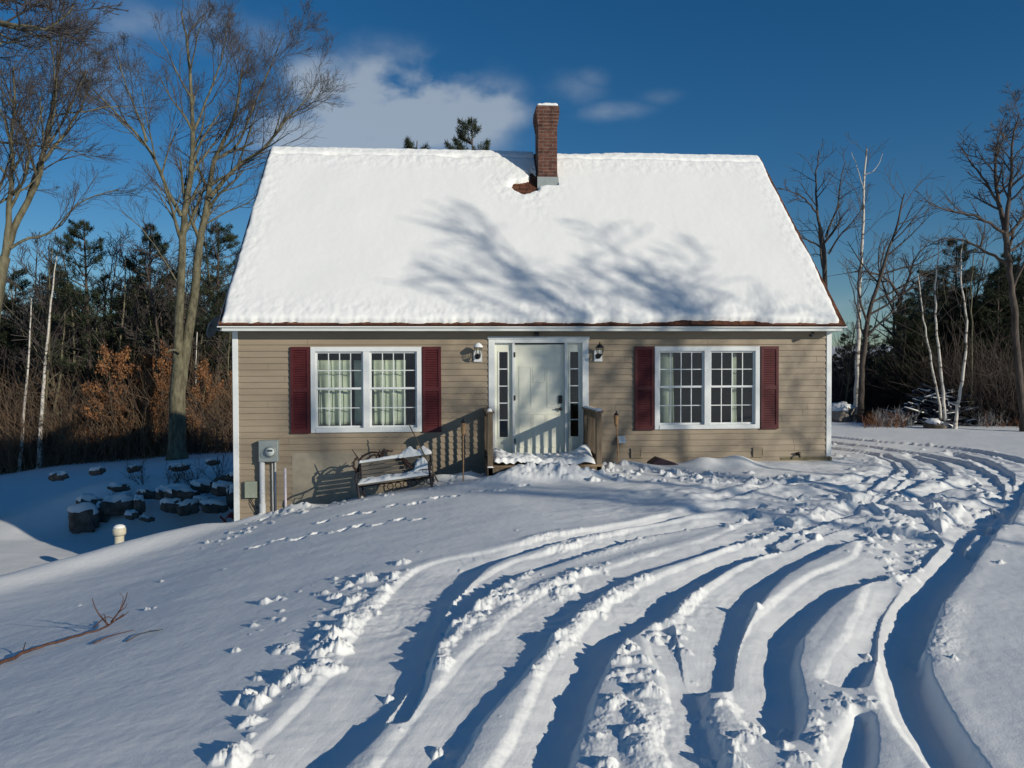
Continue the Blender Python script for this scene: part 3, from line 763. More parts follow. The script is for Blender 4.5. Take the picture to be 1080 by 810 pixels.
# electric meter group on the left end of the front wall
p0 = at_y(272.5, 465, -.16); p1 = at_y(293, 487, -.16)
mx0, mx1, mz1, mz0 = p0[0], p1[0], p0[2], p1[2]
mb = MB(); mb.box(mx0, mx1, -.16, -.0135, mz0, mz1); mb.box(mx0-.006, mx1+.006, -.166, -.02, mz1-.02, mz1+.006)
meter = hp(mb, 'electric_meter', MT['grey_metal'], .008)
xc = at_y(285, 476, -.2)[0]; zc = at_y(285, 476.5, -.2)[2]
mb = MB(); mb.lathe((xc, -.16, zc), [(.098, 0), (.098, -.03), (.09, -.032)], 20, 'y'); hp(mb, 'meter_ring', MT['grey_metal'], parent=meter)
mb = MB(); mb.lathe((xc, -.193, zc), [(.085, 0), (.085, -.06), (.07, -.085), (.001, -.092)], 20, 'y'); hp(mb, 'meter_dome', MT['glass'], parent=meter)
mb = MB(); mb.lathe((xc, -.194, zc), [(.075, 0), (.075, -.03)], 20, 'y'); hp(mb, 'meter_dial', MT['trim'], parent=meter)
mb = MB(); mb.box(xc-.045, xc+.045, -.2285, -.2245, zc+.005, zc+.035); hp(mb, 'meter_display', MT['black'], parent=meter)
xp = at_y(276.5, 500, -.09)[0]; mb = MB(); mb.tube([(xp, -.09, mz0), (xp, -.09, -1.15)], .048, 14); mb.tube([(xp, -.09, -.52), (xp, -.09, -.50)], .055, 14); mb.tube([(xp, -.09, -.7), (xp, -.09, -1.15)], .056, 14); hp(mb, 'conduit', MT['pvc'], parent=meter)
xp = at_y(290.5, 500, -.06)[0]; mb = MB(); mb.tube([(xp, -.06, mz0), (xp, -.06, -1.1)], .015, 8); mb.tube([(xp-.055, -.05, mz0), (xp-.05, -.05, -1.1)], .011, 8); hp(mb, 'cable_pipe', MT['pvc'], parent=meter)
a = at_y(258, 508, -.1); b = at_y(271, 525, -.1)
mb = MB(); mb.box(a[0], b[0], -.10, -.0135, b[2], a[2]); mb.box((a[0]+b[0])/2-.004, (a[0]+b[0])/2+.004, -.103, -.1003, b[2]+.01, a[2]-.01); cb = hp(mb, 'cable_box', mat('box_green', (.32, .35, .27), .5, .05), .012)
mb = MB(); xx = (a[0]+b[0])/2
mb.tube([(xx-.04, -.05, b[2]), (xx+.05, -.04, b[2]-.16), (xx+.16, -.05, b[2]-.22)], .007, 5); mb.tube([(xx+.03, -.05, b[2]), (xx-.02, -.05, b[2]-.1), (xx+.12, -.05, b[2]-.36)], .006, 5); hp(mb, 'cable', MT['black'], parent=cb)
# dish on the left gable near the eave
c = at(222, 343, 14.9)
mb = MB(); n = 18; prof = [(.22*t, .07*t*t) for t in (0.01, .25, .5, .75, 1)]
vs = []; fs = []
for r_, h in prof:
    for k in range(n): t = 2*math.pi*k/n; vs.append((r_*math.cos(t), h, r_*1.05*math.sin(t)))
for i in range(4):
    for k in range(n): fs.append((i*n+k, i*n+(k+1) % n, (i+1)*n+(k+1) % n, (i+1)*n+k))
Rm = Matrix.Rotation(R(-100), 3, 'Z') @ Matrix.Rotation(R(-25), 3, 'X')
vs = [tuple(Rm @ Vector(v)+Vector(c)) for v in vs]; mb.add(vs, fs, True)
dish = hp(mb, 'satellite_dish', MT['dishgrey']); sd = dish.modifiers.new('thick', 'SOLIDIFY'); sd.thickness = .012
mb = MB(); mb.tube([tuple(c), (c[0]+.15, c[1]+.02, c[2]-.1), (-.02, c[1]+.1, c[2]-.12)], .016, 8); hp(mb, 'dish_arm', MT['grey_metal'], parent=dish)

# stake beside the panel
p = at_y(301, 494, -.25); mb = MB(); mb.tube([(p[0], -.25, gz(p[0], -.25)-.15), (p[0]-.005, -.25, p[2])], .022, 10)
o = mb.build('marker_post', MT['purple_post'], None); tag(o, 'thin pale marker post standing between meter and bench', 'post')

# ------------------------------------------------------------------ curtains
def curtain(x0, x1, z0, z1, y, label, seed, amp=.035):
    r_ = np.random.default_rng(seed); n = int((x1-x0)/.012); mz = 14
    xs = np.linspace(x0, x1, n); V = []
    ph = np.cumsum(.45+.35*r_.random(n))
    for j in range(mz+1):
        t = j/mz; zz = z0+(z1-z0)*t
        for i, xx in enumerate(xs):
            V.append((xx+.01*math.sin(ph[i]*.5+3*t), y+amp*(1-.45*t)*math.sin(ph[i]*.55)+.01*math.sin(5*t+i*.1), zz+.008*math.sin(i*.2)*(j == 0)))
    F = [(j*n+i, j*n+i+1, (j+1)*n+i+1, (j+1)*n+i) for j in range(mz) for i in range(n-1)]
    me = raw_mesh('curtain', V, F, None, True); o = link('curtain', me, MT['curtain']); tag(o, label, 'curtain')
    s = o.modifiers.new('thick', 'SOLIDIFY'); s.thickness = .003; return o
curtain(1.44, 2.02, .66, 1.84, .19, 'pale gathered curtain at the left side of the left window', 1)
curtain(2.08, 2.28, .66, 1.84, .20, 'narrow pale curtain beside the centre post of the left window', 2)
curtain(2.42, 3.02, .66, 1.84, .19, 'pale gathered curtain right of the centre post in the left window', 3)
curtain(7.70, 8.02, .60, 1.98, .19, 'pale curtain at the left side of the right window', 4)
curtain(9.14, 9.24, .60, 1.98, .19, 'thin pale curtain near the right side of the right window', 5)

# ------------------------------------------------------------------ snow on the roof
def roof_snow():
    k = math.hypot(1, SL); nx, nt_ = 620, 300
    xs = np.linspace(RL-.05, RR_+.05, nx); ts = np.linspace(0, 1, nt_)
    X, T = np.meshgrid(xs, ts); Y = -OV-.06+T*(RY+OV+.06+.10)
    n1 = fbm(X, Y, 1.6, 3); n2 = fbm(X+30, Y, 6, 3)
    th = .10+.014*fbm(X, Y, .8, 2)+.0022*n2+.003*np.abs(fbm(X, Y, 7, 2))*sstep(-.2, .2, fbm(X+9, Y, .7, 2))*(1-sstep(.05, .55, T))
    # edges: exposed shingles at the eave, at the right rake
    e_b = (Y+OV+.045)-(.045+.035*np.clip(noise2(X*2.3, X*0+3), -1, 1)+.018*noise2(X*9, X*0+5)+.05*sstep(7.2, 8.4, X)*(1-sstep(8.6, 10.2, X)))
    e_r = (RR_+.02-X)-(.055+.055*noise2(Y*1.6, Y*0+9)+.022*noise2(Y*7, Y*0+2)+.05*(1-sstep(-.3, .4, Y)))
    e_l = (X-RL+.03)-(.02+.04*noise2(Y*2.2, Y*0+7)+.015*noise2(Y*9, Y*0+7)+.03*(1-sstep(-.3, .3, Y)))
    e_ = np.minimum(np.minimum(e_b, e_r), e_l)
    # bare patch below-left of the chimney and round its foot
    def inpix(u, v):
        d = cF+(u-540)/FPX*cR-(v-405)/FPX*cU; c0 = zroof(0)+.0
        t = (zroof(0)+SL*CAM[1]-CAM[2])/(d[2]-SL*d[1]); p = CAM+d*t; return p[0], p[1]
    px, py = inpix(553, 199); bp = (np.hypot((X-px)/.29, (Y-py)/.17)-1)*.2+.10*noise2(X*4, np.floor(Y/.07)*3.7)+.02*noise2(X*20, Y*30)
    e_ = np.minimum(e_, bp)
    ax, ay = inpix(563, 192); e_ = np.minimum(e_, (np.hypot((X-ax)/.11, (Y-ay)/.22)-1)*.11+.07*noise2(X*9, Y*22))
    ax, ay = inpix(600, 162); e_ = np.minimum(e_, (np.hypot((X-ax)/.5, (Y-ay)/.05)-1)*.05+.03*noise2(X*8, Y*22))
    rv = np.abs(Y-(RY-.20)); e_ = np.minimum(e_, rv+.018*noise2(X*5, Y*6)+.07*noise2(X*1.1+4, X*0)+.022)
    # hold snow off the chimney shaft
    inch = (X > CX0-.02) & (X < CX1+.02) & (Y > CY0-.02); th = np.where(inch, -.05, th)
    prof = np.where(e_ > 0, 1-np.exp(-e_/.022), -1.)
    Hh = np.where(prof > 0, th*prof+.012*(n2+.2)*sstep(0, .1, e_)*(1-sstep(.1, .6, e_)), -.03)
    Hh = np.where(inch, -.05, Hh)
    zr = np.where(Y <= RY, zroof(0)+Y*SL, zroof(0)+(2*RY-Y)*SL)
    cap = np.minimum(1, 1-.5*np.exp(-((Y-RY)/.05)**2)*.3)
    nx_, nz_ = -SL/k, 1/k
    Yo = Y+Hh*np.where(Y < RY, nx_, -nx_); Zo = zr+Hh*nz_-.12*sstep(RY-.06, RY+.06, Y)*0
    Zo = Zo-.02*np.exp(-((Y-RY)/.10)**2)
    V = np.c_[X.ravel(), Yo.ravel(), Zo.ravel()]
    i = np.arange(nt_-1)[:, None]*nx; j = np.arange(nx-1)[None, :]; a = (i+j).ravel()
    me = raw_mesh('roof_snow', V, np.c_[a, a+1, a+nx+1, a+nx], None, True)
    o = link('roof_snow', me, MT['roof_snow']); tag(o, 'thick smooth snow covering the front roof slope', 'snow', kind='stuff')
roof_snow()
def snow_blob(name, boxes, label, seed=0, cat='snow'):
    """lumpy snow pads: each (x0,x1,y0,y1,z,height,edge)"""
    Vs = []; Fs = []; n0 = 0
    for (x0, x1, y0, y1, zf, h, ed) in boxes:
        nx = max(6, int((x1-x0)/.02)); ny = max(6, int((y1-y0)/.02))
        nx = min(nx, 160); ny = min(ny, 120)
        X, Y = np.meshgrid(np.linspace(x0, x1, nx), np.linspace(y0, y1, ny))
        e = np.minimum(np.minimum(X-x0, x1-X), np.minimum(Y-y0, y1-Y))
        H = h*(1-np.exp(-np.clip(e, 0, None)/ed))*(1+.35*fbm(X+seed, Y, 5, 3))+np.where(e <= 0, -.01, 0)
        Zb = zf(X, Y) if callable(zf) else zf
        Vs.append(np.c_[X.ravel(), Y.ravel(), (Zb+H).ravel()])
        i = np.arange(ny-1)[:, None]*nx; j = np.arange(nx-1)[None, :]; a = (i+j).ravel()+n0
        Fs.append(np.c_[a, a+1, a+nx+1, a+nx]); n0 += nx*ny
    me = raw_mesh(name, np.concatenate(Vs), np.concatenate(Fs), None, True)
    o = link(name, me, MT['snow']); tag(o, label, cat, kind='stuff'); return o
snow_blob('chimney_snow', [(CX0-.03, CX1+.03, CY0-.03, CY1+.03, CZT+.001, .07, .02)], 'thin cap of snow on top of the brick chimney')

# ------------------------------------------------------------------ porch
porch = empty('porch', (5.38, -.7, 0), 'small weathered wooden porch with two railings at the front door', 'porch')
PX0, PX1, PY = 4.43, 6.36, -1.36
mb = MB()
for k in range(10): mb.box(PX0, PX1, PY+k*.134, PY+k*.134+.128, .03, .068)
wpart(mb, 'deck', MT['deck'], porch, .003)
mb = MB(); mb.box(PX0+.02, PX1-.02, PY+.01, PY+.05, -.16, .028); mb.box(PX0+.01, PX0+.05, PY+.052, -.06, -.4, .028); mb.box(PX1-.05, PX1-.01, PY+.052, -.06, -.3, .028); wpart(mb, 'joist', MT['wood'], porch)
mb = MB(); mb.box(PX0+.005, PX0+.035, PY+.06, -.05, -.75, -.01); wpart(mb, 'skirt_board', MT['wood'], porch)
mb = MB(); mb.box(PX0+.25, PX1-.25, PY-.30, PY-.004, -.16, -.12); mb.box(PX0+.27, PX1-.27, PY-.02, PY-.004, -.3, -.16); wpart(mb, 'step', MT['deck'], porch)
RT = .93
for sx, x in ((0, PX0+.055), (1, PX1-.055)):
    mb = MB(); mb.box(x-.045, x+.045, PY+.01, PY+.10, -.45, RT-.0); wpart(mb, 'post', MT['wood'], porch, .004)
    mb = MB(); mb.box(x-.045, x+.045, -.13, -.045, .068, RT-.0); wpart(mb, 'post', MT['wood'], porch, .004)
    mb = MB(); mb.box(x-.07, x+.07, PY-.01, -.03, RT+.001, RT+.038); mb.box(x-.02, x+.02, PY+.102, -.132, RT-.1, RT-.012); wpart(mb, 'handrail', MT['wood'], porch, .004)
    mb = MB(); mb.box(x-.02, x+.02, PY+.102, -.132, .13, .21); wpart(mb, 'bottom_rail', MT['wood'], porch, .003)
    n = 7
    for k in range(n):
        y = PY+.10+(-.23-PY)*(k+1)/(n+1)
        mb = MB(); mb.box(x-.018, x+.018, y-.018, y+.018, .212, RT-.102); wpart(mb, 'baluster', MT['wood'], porch, .002)
def ps(X, Y):
    b = .075+.07*fbm(X, Y, 2.6, 3)+.07*np.abs(noise2(X*8, Y*8))*(X < 5.9)
    b = b+.20*sstep(5.7, 6.25, X)*np.exp(-((Y+.75)/.45)**2)+.09*(1-sstep(4.5, 5.0, X))*sstep(-1.4, -.9, Y)
    b = b+.05*np.exp(-(((X-4.95)/.3)**2+((Y+1.1)/.3)**2))-.04*np.exp(-(((X-5.5)/.35)**2+((Y+.6)/.5)**2))
    return b
snow_blob('porch_snow', [(PX0+.12, PX1-.12, PY-.02, -.06, ps, .075, .04), (PX0-.0, PX0+.11, PY-.02, PY+.0, .05, .03, .02), (PX0+.2, PX1-.2, PY-.33, PY-.0, -.12, .13, .08),
    (PX1-.12, PX1-.0, PY-.012, -.05, RT+.038, .02, .01), (PX0, PX0+.10, PY-.01, PY+.14, RT+.038, .05, .02), (PX1-.115, PX1, PY-.01, PY+.16, RT+.042, .035, .02)],
    'lumpy snow drifted over the porch deck and its railing caps', 3)

# ------------------------------------------------------------------ bench
def bench():
    L = 1.24
    pos = at_y(417, 516, -1.15); bx_ = pos[0]+.06; by_ = -1.12
    zl = gz(bx_-.6, by_-.25); zr_ = gz(bx_+.6, by_-.25)
    b = empty('park_bench', (bx_, by_, (zl+zr_)/2-.21), 'slatted wooden garden bench with iron ends and snow under the left window', 'bench')
    b.rotation_euler = (0, -R(7.6), R(-3))
    mb = MB()
    for k in range(4): mb.box(-L/2, L/2, -.26+k*.115, -.26+k*.115+.085, .405, .43)
    mb.build('seat', MT['slat'], b, .004)
    mb = MB()
    for k in range(4):
        z = .46+k*.070; y = .18+k*.030
        mb.prism([(y-.012, z), (y+.008, z-.004), (y+.030, z+.055), (y+.010, z+.059)], -L/2, L/2)
    mb.build('backrest', MT['slat'], b, .003)
    for s in (-1, 1):
        x = s*(L/2-.02)
        mb = MB()
        mb.tube([(x, -.30, .0-.10), (x, -.25, .22), (x, -.27, .40), (x, .10, .38), (x, .18, .45), (x, .29, .73)], [.02, .02, .022, .022, .022, .018], 8)
        mb.tube([(x, .30, -.10), (x, .22, .2), (x, .12, .38)], .02, 8)
        mb.tube([(x, -.26, .41), (x, -.31, .52), (x, -.28, .58), (x, -.15, .60), (x, .05, .58), (x, .22, .60)], .018, 8)
        mb.tube([(x, -.18, .42), (x, -.12, .55), (x, -.02, .50), (x, .05, .60)], .010, 6)
        mb.tube([(x, -.24, .15), (x, -.05, .27), (x, .12, .22), (x, .22, .12)], .012, 6)
        mb.build('bench_end', MT['iron'], b)
    mb = MB(); mb.tube([(-L/2, -.03, .36), (L/2, -.03, .36)], .012, 6)
    for k in range(6):
        xx = -.1+k*.13; pts = [(xx+.05*math.cos(t), -.05, .30+.05*math.sin(t)) for t in np.linspace(0, 6.28, 9)]; mb.tube(pts, .009, 5, False)
    mb.build('scroll_stretcher', MT['iron'], b)
    bpy.context.view_layer.update()
    Mw = Matrix.Translation(b.location) @ b.rotation_euler.to_matrix().to_4x4()
    def pad(x0, x1, y0, y1, z, h, ed, nx=80, ny=14, sd=0):
        X, Y = np.meshgrid(np.linspace(x0, x1, nx), np.linspace(y0, y1, ny)); e = np.minimum(np.minimum(X-x0, x1-X), np.minimum(Y-y0, y1-Y))
        H = h*(1-np.exp(-e/ed))*(1+.9*fbm(X+sd, Y, 5, 3)); P = np.stack([X, Y, (z(X) if callable(z) else z)+H], -1).reshape(-1, 3)
        P = np.array([Mw @ Vector(p) for p in P]); i = np.arange(ny-1)[:, None]*nx; j = np.arange(nx-1)[None, :]; a = (i+j).ravel(); return P, np.c_[a, a+1, a+nx+1, a+nx]
    VV = []; FF = []; n = 0
    for P, F in (pad(-L/2+.02, L/2-.02, -.28, .14, .431, .055, .03, 90, 30), pad(-L/2, L/2, .25, .33, .725, .05, .012, 90, 10, 4),
                 pad(.05, .62, .23, .44, .715, .12, .04, 50, 18, 9), pad(.30, .60, .02, .36, .50, .20, .07, 40, 30, 6)):
        VV.append(P); FF.append(F+n); n += len(P)
    me = raw_mesh('bench_snow', np.concatenate(VV), np.concatenate(FF), None, True); o = link('bench_snow', me, MT['snow'])
    tag(o, 'snow lying on the seat and back of the garden bench', 'snow', kind='stuff')
    # dry curled vine on the back of the bench
    mb = MB()
    for s0, ctrl in enumerate((((-.66, .34, .70), (-.62, .36, .95), (-.50, .34, 1.03), (-.30, .32, 1.04), (-.12, .34, 1.0)), ((-.58, .34, .80), (-.50, .30, .93), (-.36, .34, .99), (-.2, .34, .93)),
                      ((-.68, .30, .65), (-.72, .30, .86), (-.66, .32, 1.02), (-.60, .32, .88)), ((-.3, .33, .86), (-.24, .33, .98), (-.10, .36, 1.03), (-.03, .36, 1.0)), ((-.45, .33, .88), (-.40, .33, .80), (-.3, .28, .90)),
                      ((.12, .2, .80), (.22, .1, .70), (.30, .05, .60), (.42, .1, .52)), ((.05, .25, .84), (.2, .2, .80), (.28, .12, .66)))):
        P = resamp3(ctrl, 12)*np.array([1, 1, .84])+rng.normal(0, .008, (12, 3)); mb.tube([tuple(Mw @ Vector(p)) for p in P], list(np.linspace(.024, .012, 12)), 6)
        for q in range(5):
            c0 = P[random.randrange(12)]; d = rng.normal(0, .05, 3); mb.tube([tuple(Mw @ Vector(c0)), tuple(Mw @ Vector(c0+d))], [.012, .006], 5)
    o = mb.build('dry_vine', MT['dryvine'], None); tag(o, 'dark curled dry vine hanging over the back of the snowy bench', 'vine')
def resamp3(P, n):
    P = np.array(P, float); s = np.r_[0, np.cumsum(np.linalg.norm(P[1:]-P[:-1], axis=1))]; t = np.linspace(0, s[-1], n)
    Q = np.c_[[np.interp(t, s, P[:, k]) for k in range(3)]].T
    for _ in range(2): Q[1:-1] = .25*Q[:-2]+.5*Q[1:-1]+.25*Q[2:]
    return Q
bench()

# ------------------------------------------------------------------ torches and sticks
def torch(u, vt, vb, y, label, bend):
    a = at_y(u, vt, y); b = at_y(u, vb, y); t = empty('garden_torch', (b[0], y, gz(b[0], y)), label, 'torch', 'bamboo torches in front of the house')
    h = a[2]; x = a[0]; z0 = gz(b[0], y)-.1
    mb = MB(); P = [(b[0]-.0+bend*math.sin(t_*3.1), y, z0+(h-.26-z0)*t_) for t_ in np.linspace(0, 1, 9)]; P[-1] = (x, y, h-.26)
    mb.tube(P, .011, 7); wpart(mb, 'pole', MT['bamboo'], t)
    mb = MB(); mb.lathe((x, y, h-.27), [(.02, 0), (.034, .05), (.042, .15), (.044, .2), (.036, .205)], 10); wpart(mb, 'basket', MT['bamboo'], t)
    mb = MB(); mb.lathe((x, y, h-.062), [(.036, 0), (.04, .02), (.02, .035), (.010, .05), (.010, .07)], 10); wpart(mb, 'burner', MT['black'], t)
torch(488.5, 442, 505, -1.35, 'bamboo torch left of the porch beside the bench', .004); torch(650, 434, 497, -.75, 'bent bamboo torch right of the porch railing', .03)
a = at_y(431, 447, -.75); b = at_y(462, 502, -1.1)
mb = MB(); mb.tube([tuple(b-np.array([0, 0, .1])), tuple(a)], [.014, .008], 6); o = mb.build('garden_stake', MT['wood'], None); tag(o, 'thin stick leaning past the right end of the bench', 'stick')
p = at_y(694, 486, -.45); mb = MB(); zb = p[2]-.15
mb.prism([(p[0]-.16, zb-.1), (p[0]+.22, zb-.1), (p[0]+.34, zb+.10), (p[0]-.02, zb+.22), (p[0]-.17, zb+.12)], -.62, -.3, 'y')
o = mb.build('planter_box', MT['plum'], None, .01); tag(o, 'dark planter box half buried in snow under the right window', 'planter')

# pvc pipe
p = at(126, 574, 15.2); x, y = p[0], p[1]; zt = at(126, 556, 15.2)[2]
pipe = empty('well_pipe', (x, y, gz(x, y)), 'cream pipe with a wider cap and snow on top standing left of the house', 'pipe')
mb = MB(); mb.tube([(x-.01, y, min(gz(x, y), p[2])-.3), (x, y, zt-.10)], .085, 16); wpart(mb, 'pipe_shaft', MT['cream_pvc'], pipe)
mb = MB(); mb.lathe((x, y, zt-.16), [(.10, 0), (.122, .03), (.122, .14), (.1, .15)], 16); wpart(mb, 'pipe_cap', MT['cream_pvc'], pipe)
mb = MB(); mb.lathe((x, y, zt-.012), [(.11, 0), (.105, .03), (.06, .06), (.002, .07)], 14); o = mb.build('pipe_snow', MT['snow'], None); tag(o, 'small cap of snow on the cream pipe', 'snow', kind='stuff')
# red sled at the corner
c = at(239, 548, 15.3); vs = []; fs = []
n = 16
for i in range(n):
    t = i/(n-1); ang = R(-10+150*t)
    for j in range(7):
        s = j/6-.5; vs.append((c[0]+.26*math.cos(ang)*.55+.12, c[1]+s*.5, c[2]-.15+.30*math.sin(ang)-.25*s*s))
for i in range(n-1):
    for j in range(6): fs.append((i*7+j, (i+1)*7+j, (i+1)*7+j+1, i*7+j+1))
mb = MB().add(vs, fs, True); mb.tube([(c[0]-.04, c[1]-.3, c[2]+.12), (c[0]+.05, c[1]-.28, c[2]+.02), (c[0]+.14, c[1]-.28, c[2]-.2)], .02, 8)
o = mb.build('sled', MT['red'], None); s = o.modifiers.new('thick', 'SOLIDIFY'); s.thickness = .01; tag(o, 'curved red sled in shade beside the left house corner', 'sled')

# ------------------------------------------------------------------ trees
class Tubes:
    """collects branch polylines, grouped by ring size, then builds one mesh"""
    def __init__(s): s.d = {}
    def add(s, P, r, n): s.d.setdefault((n, len(P)), []).append((P, r))
    def mesh(s, name):
        Vs = []; Fs = []; n0 = 0
        for (n, m), L in s.d.items():
            P = np.array([p for p, _ in L]); Rr = np.array([r for _, r in L])   # (B,m,3),(B,m)
            T = np.empty_like(P); T[:, 1:-1] = P[:, 2:]-P[:, :-2]; T[:, 0] = P[:, 1]-P[:, 0]; T[:, -1] = P[:, -1]-P[:, -2]
            T /= np.linalg.norm(T, axis=2, keepdims=True)+1e-9
            ref = np.where(np.abs(T[:, :1, 2:3]) < .8, np.array([0, 0, 1.]), np.array([1., 0, 0])); ref = np.broadcast_to(ref, T.shape)
            A = np.cross(T, ref); A /= np.linalg.norm(A, axis=2, keepdims=True)+1e-9; B = np.cross(T, A)
            th = 2*np.pi*np.arange(n)/n
            V = P[:, :, None, :]+Rr[:, :, None, None]*(np.cos(th)[None, None, :, None]*A[:, :, None, :]+np.sin(th)[None, None, :, None]*B[:, :, None, :])
            Bn = len(L); base = (np.arange(Bn)*m*n)[:, None, None]+(np.arange(m-1)*n)[None, :, None]; k = np.arange(n)[None, None, :]; k2 = (np.arange(n)+1) % n; k2 = k2[None, None, :]
            F = np.stack([base+k, base+k2, base+n+k2, base+n+k], -1).reshape(-1, 4)+n0
            Vs.append(V.reshape(-1, 3)); Fs.append(F); n0 += Bn*m*n
        return raw_mesh(name, np.concatenate(Vs), np.concatenate(Fs), None, True)
def unit(v): return v/(np.linalg.norm(v)+1e-9)
def side_dir(d, ang):
    a = rng.normal(size=3); a = unit(np.cross(d, a)); return unit(d*math.cos(ang)+a*math.sin(ang))
def grow(Tt, Tc, p, d, L, r, lv, cfg):
    """one limb and everything on it. lv counts down to the twigs"""
    n = 6 if lv >= 2 else 5 if lv == 1 else 4
    P = [p]; q = p.copy(); dd = d.copy()
    for i in range(n-1):
        dd = unit(dd+rng.normal(0, cfg['wig'], 3)+np.array([0, 0, cfg['up']*(1 if lv > 0 else .5)])); q = q+dd*L/(n-1); P.append(q)
    P = np.array(P); r1 = max(r*.30, cfg['rmin']); rr = np.linspace(max(r, cfg['rmin']), r1, n)
    (Tt if r > cfg['rcut'] else Tc).add(P, rr, 7 if r > .06 else 5 if r > .02 else 3)
    if lv <= 0: return
    branch_along(Tt, Tc, P, rr, L, lv, cfg)
def branch_along(Tt, Tc, P, rr, L, lv, cfg, t0=.22, kids=None):
    k = kids if kids is not None else cfg['kids'][lv-1]
    for i in range(k):
        t = t0+(1-t0)*((i+random.random())/k); f = t*(len(P)-1); a = int(min(f, len(P)-2)); w = f-a
        p = P[a]*(1-w)+P[a+1]*w; d = unit(P[a+1]-P[a]); r = (rr[a]*(1-w)+rr[a+1]*w)*cfg.get('bf', 1)
        nd = side_dir(d, R(random.uniform(*cfg['ang'])))
        if nd[2] < -.25: nd[2] *= .3; nd = unit(nd)
        grow(Tt, Tc, p, nd, L*random.uniform(*cfg['ratio'])*(1.15-.55*t), min(r*.62, r-.001), lv-1, cfg)
CFG = dict(wig=.11, up=.05, rmin=.006, rcut=.024, kids=[6, 7, 6, 6], ang=(24, 58), ratio=(.42, .72))
def mk_tree(name, loc, Tt, Tc, mt, mc, label, cat='tree', group=None, M=None):
    o = empty(name, loc, label, cat, group)
    off = Matrix.Translation(-Vector(loc))
    if M is not None: off = M
    me = Tt.mesh('trunk'); me.transform(off); link('trunk', me, mt, o)
    if Tc.d:
        me = Tc.mesh('crown'); me.transform(off); link('crown', me, mc, o)
    return o
def px_limb(pts, D, r0, r1, dz=0., n=None):
    """limb through photo pixels at depth D, leaning dz metres in depth from end to end"""
    Q = np.array([at(u, v, D+dz*i/(len(pts)-1)) for i, (u, v) in enumerate(pts)])
    n = n or max(8, len(pts)*3); Q = resamp3(Q, n); Q[1:-1] += rng.normal(0, .012, (n-2, 3)); return Q, np.linspace(r0, r1, n)
def base_fix(Q):
    """run the first point down into the ground"""
    z = gz(Q[0][0], Q[0][1]); Q[0][2] = min(Q[0][2], z-.15); return Q
def traced_tree(name, limbs, label, mt, mc, cfg=CFG, lv=3, group=None, cat='tree', kids_k=1.0):
    Tt, Tc = Tubes(), Tubes(); root = None
    for (pts, D, r0, r1, dz, k, t0) in limbs:
        Q, rr = px_limb(pts, D, r0, r1, dz)
        if root is None: Q = base_fix(Q); root = Q[0].copy(); rr[0] *= 1.35; rr[1] *= 1.12
        Tt.add(Q, rr, 12 if r0 > .1 else 8)
        L = np.linalg.norm(Q[-1]-Q[0])
        if k: branch_along(Tt, Tc, Q, rr, min(L*.62, 4.2), lv if r0 > .05 else lv-1, cfg, t0, int(k*kids_k))
    z = gz(root[0], root[1]); return mk_tree(name, (root[0], root[1], z), Tt, Tc, mt, mc, label, cat, group)

# the big forked maple
MC = dict(CFG, kids=[5, 5, 5, 5], rmin=.0046, wig=.10, up=.06, rcut=.03, ang=(20, 48), ratio=(.5, .82))
D = 32
traced_tree('bare_maple', [
 ([(187, 486), (187, 440), (188, 400), (190, 376)], D, .36, .29, 0, 0, .5),
 ([(188, 410), (187, 380), (188, 350), (190, 310), (193, 259), (194, 224), (202, 185), (204, 139), (202, 97), (198, 49), (191, 12)], D, .21, .03, -.5, 14, .35),
 ([(190, 410), (194, 380), (199, 350), (205, 310), (211, 250), (220, 211), (224, 168), (240, 143), (250, 117), (256, 70)], D+.1, .235, .03, .5, 12, .40),
 ([(220, 211), (238, 188), (253, 172), (279, 159), (298, 130), (320, 110), (332, 92)], D+.3, .10, .02, 1.2, 9, .2),
 ([(191, 228), (175, 198), (162, 162), (139, 136), (107, 104), (85, 78)], D-.4, .085, .02, -1.2, 11, .25),
 ([(155, 149), (142, 112), (130, 84), (122, 45)], D-.9, .051, .012, -.6, 7, .2),
 ([(204, 139), (222, 95), (235, 60), (240, 22)], D, .055, .015, .8, 8, .2),
 ([(224, 168), (250, 160), (268, 110), (285, 70), (300, 35)], D+.4, .055, .015, 1.5, 9, .2),
 ([(188, 300), (170, 268), (150, 240), (128, 222)], D-.2, .035, .012, -.8, 5, .3),
 ([(212, 240), (235, 225), (262, 215), (285, 195)], D+.3, .04, .012, .9, 6, .3),
 ([(190, 372), (182, 368), (176, 372)], D-.3, .06, .035, -.2, 0, .5),
], 'tall bare maple with forked mossy trunk left of the house', MT['bark'], MT['twig'], MC, 4)
D = 21
traced_tree('bare_maple', [
 ([(-22, 520), (-18, 420), (-8, 340), (0, 300), (5, 271)], D, .20, .14, 0, 0, .5),
 ([(4, 275), (14, 246), (22, 224), (40, 196), (49, 149), (56, 110), (62, 70), (66, 35)], D, .10, .02, .5, 13, .25),
 ([(4, 275), (10, 230), (10, 214), (14, 181), (11, 152), (16, 110), (14, 70)], D, .09, .02, -.6, 13, .25),
 ([(-6, 310), (-12, 240), (-10, 200), (-22, 120)], D, .10, .03, -.5, 9, .3),
 ([(11, 262), (24, 253), (54, 246), (81, 216), (100, 205), (125, 200)], D, .04, .010, .9, 8, .25),
 ([(-10, 148), (0, 149), (45, 154), (78, 159), (100, 168)], D-.2, .035, .010, .4, 9, .2),
 ([(45, 170), (70, 140), (88, 110), (96, 80)], D, .052, .012, .5, 8, .2),
], 'leaning bare tree with pale limbs at the left edge of the yard', MT['bark'], MT['twig'], dict(MC, rmin=.0038), 4)
D = 15
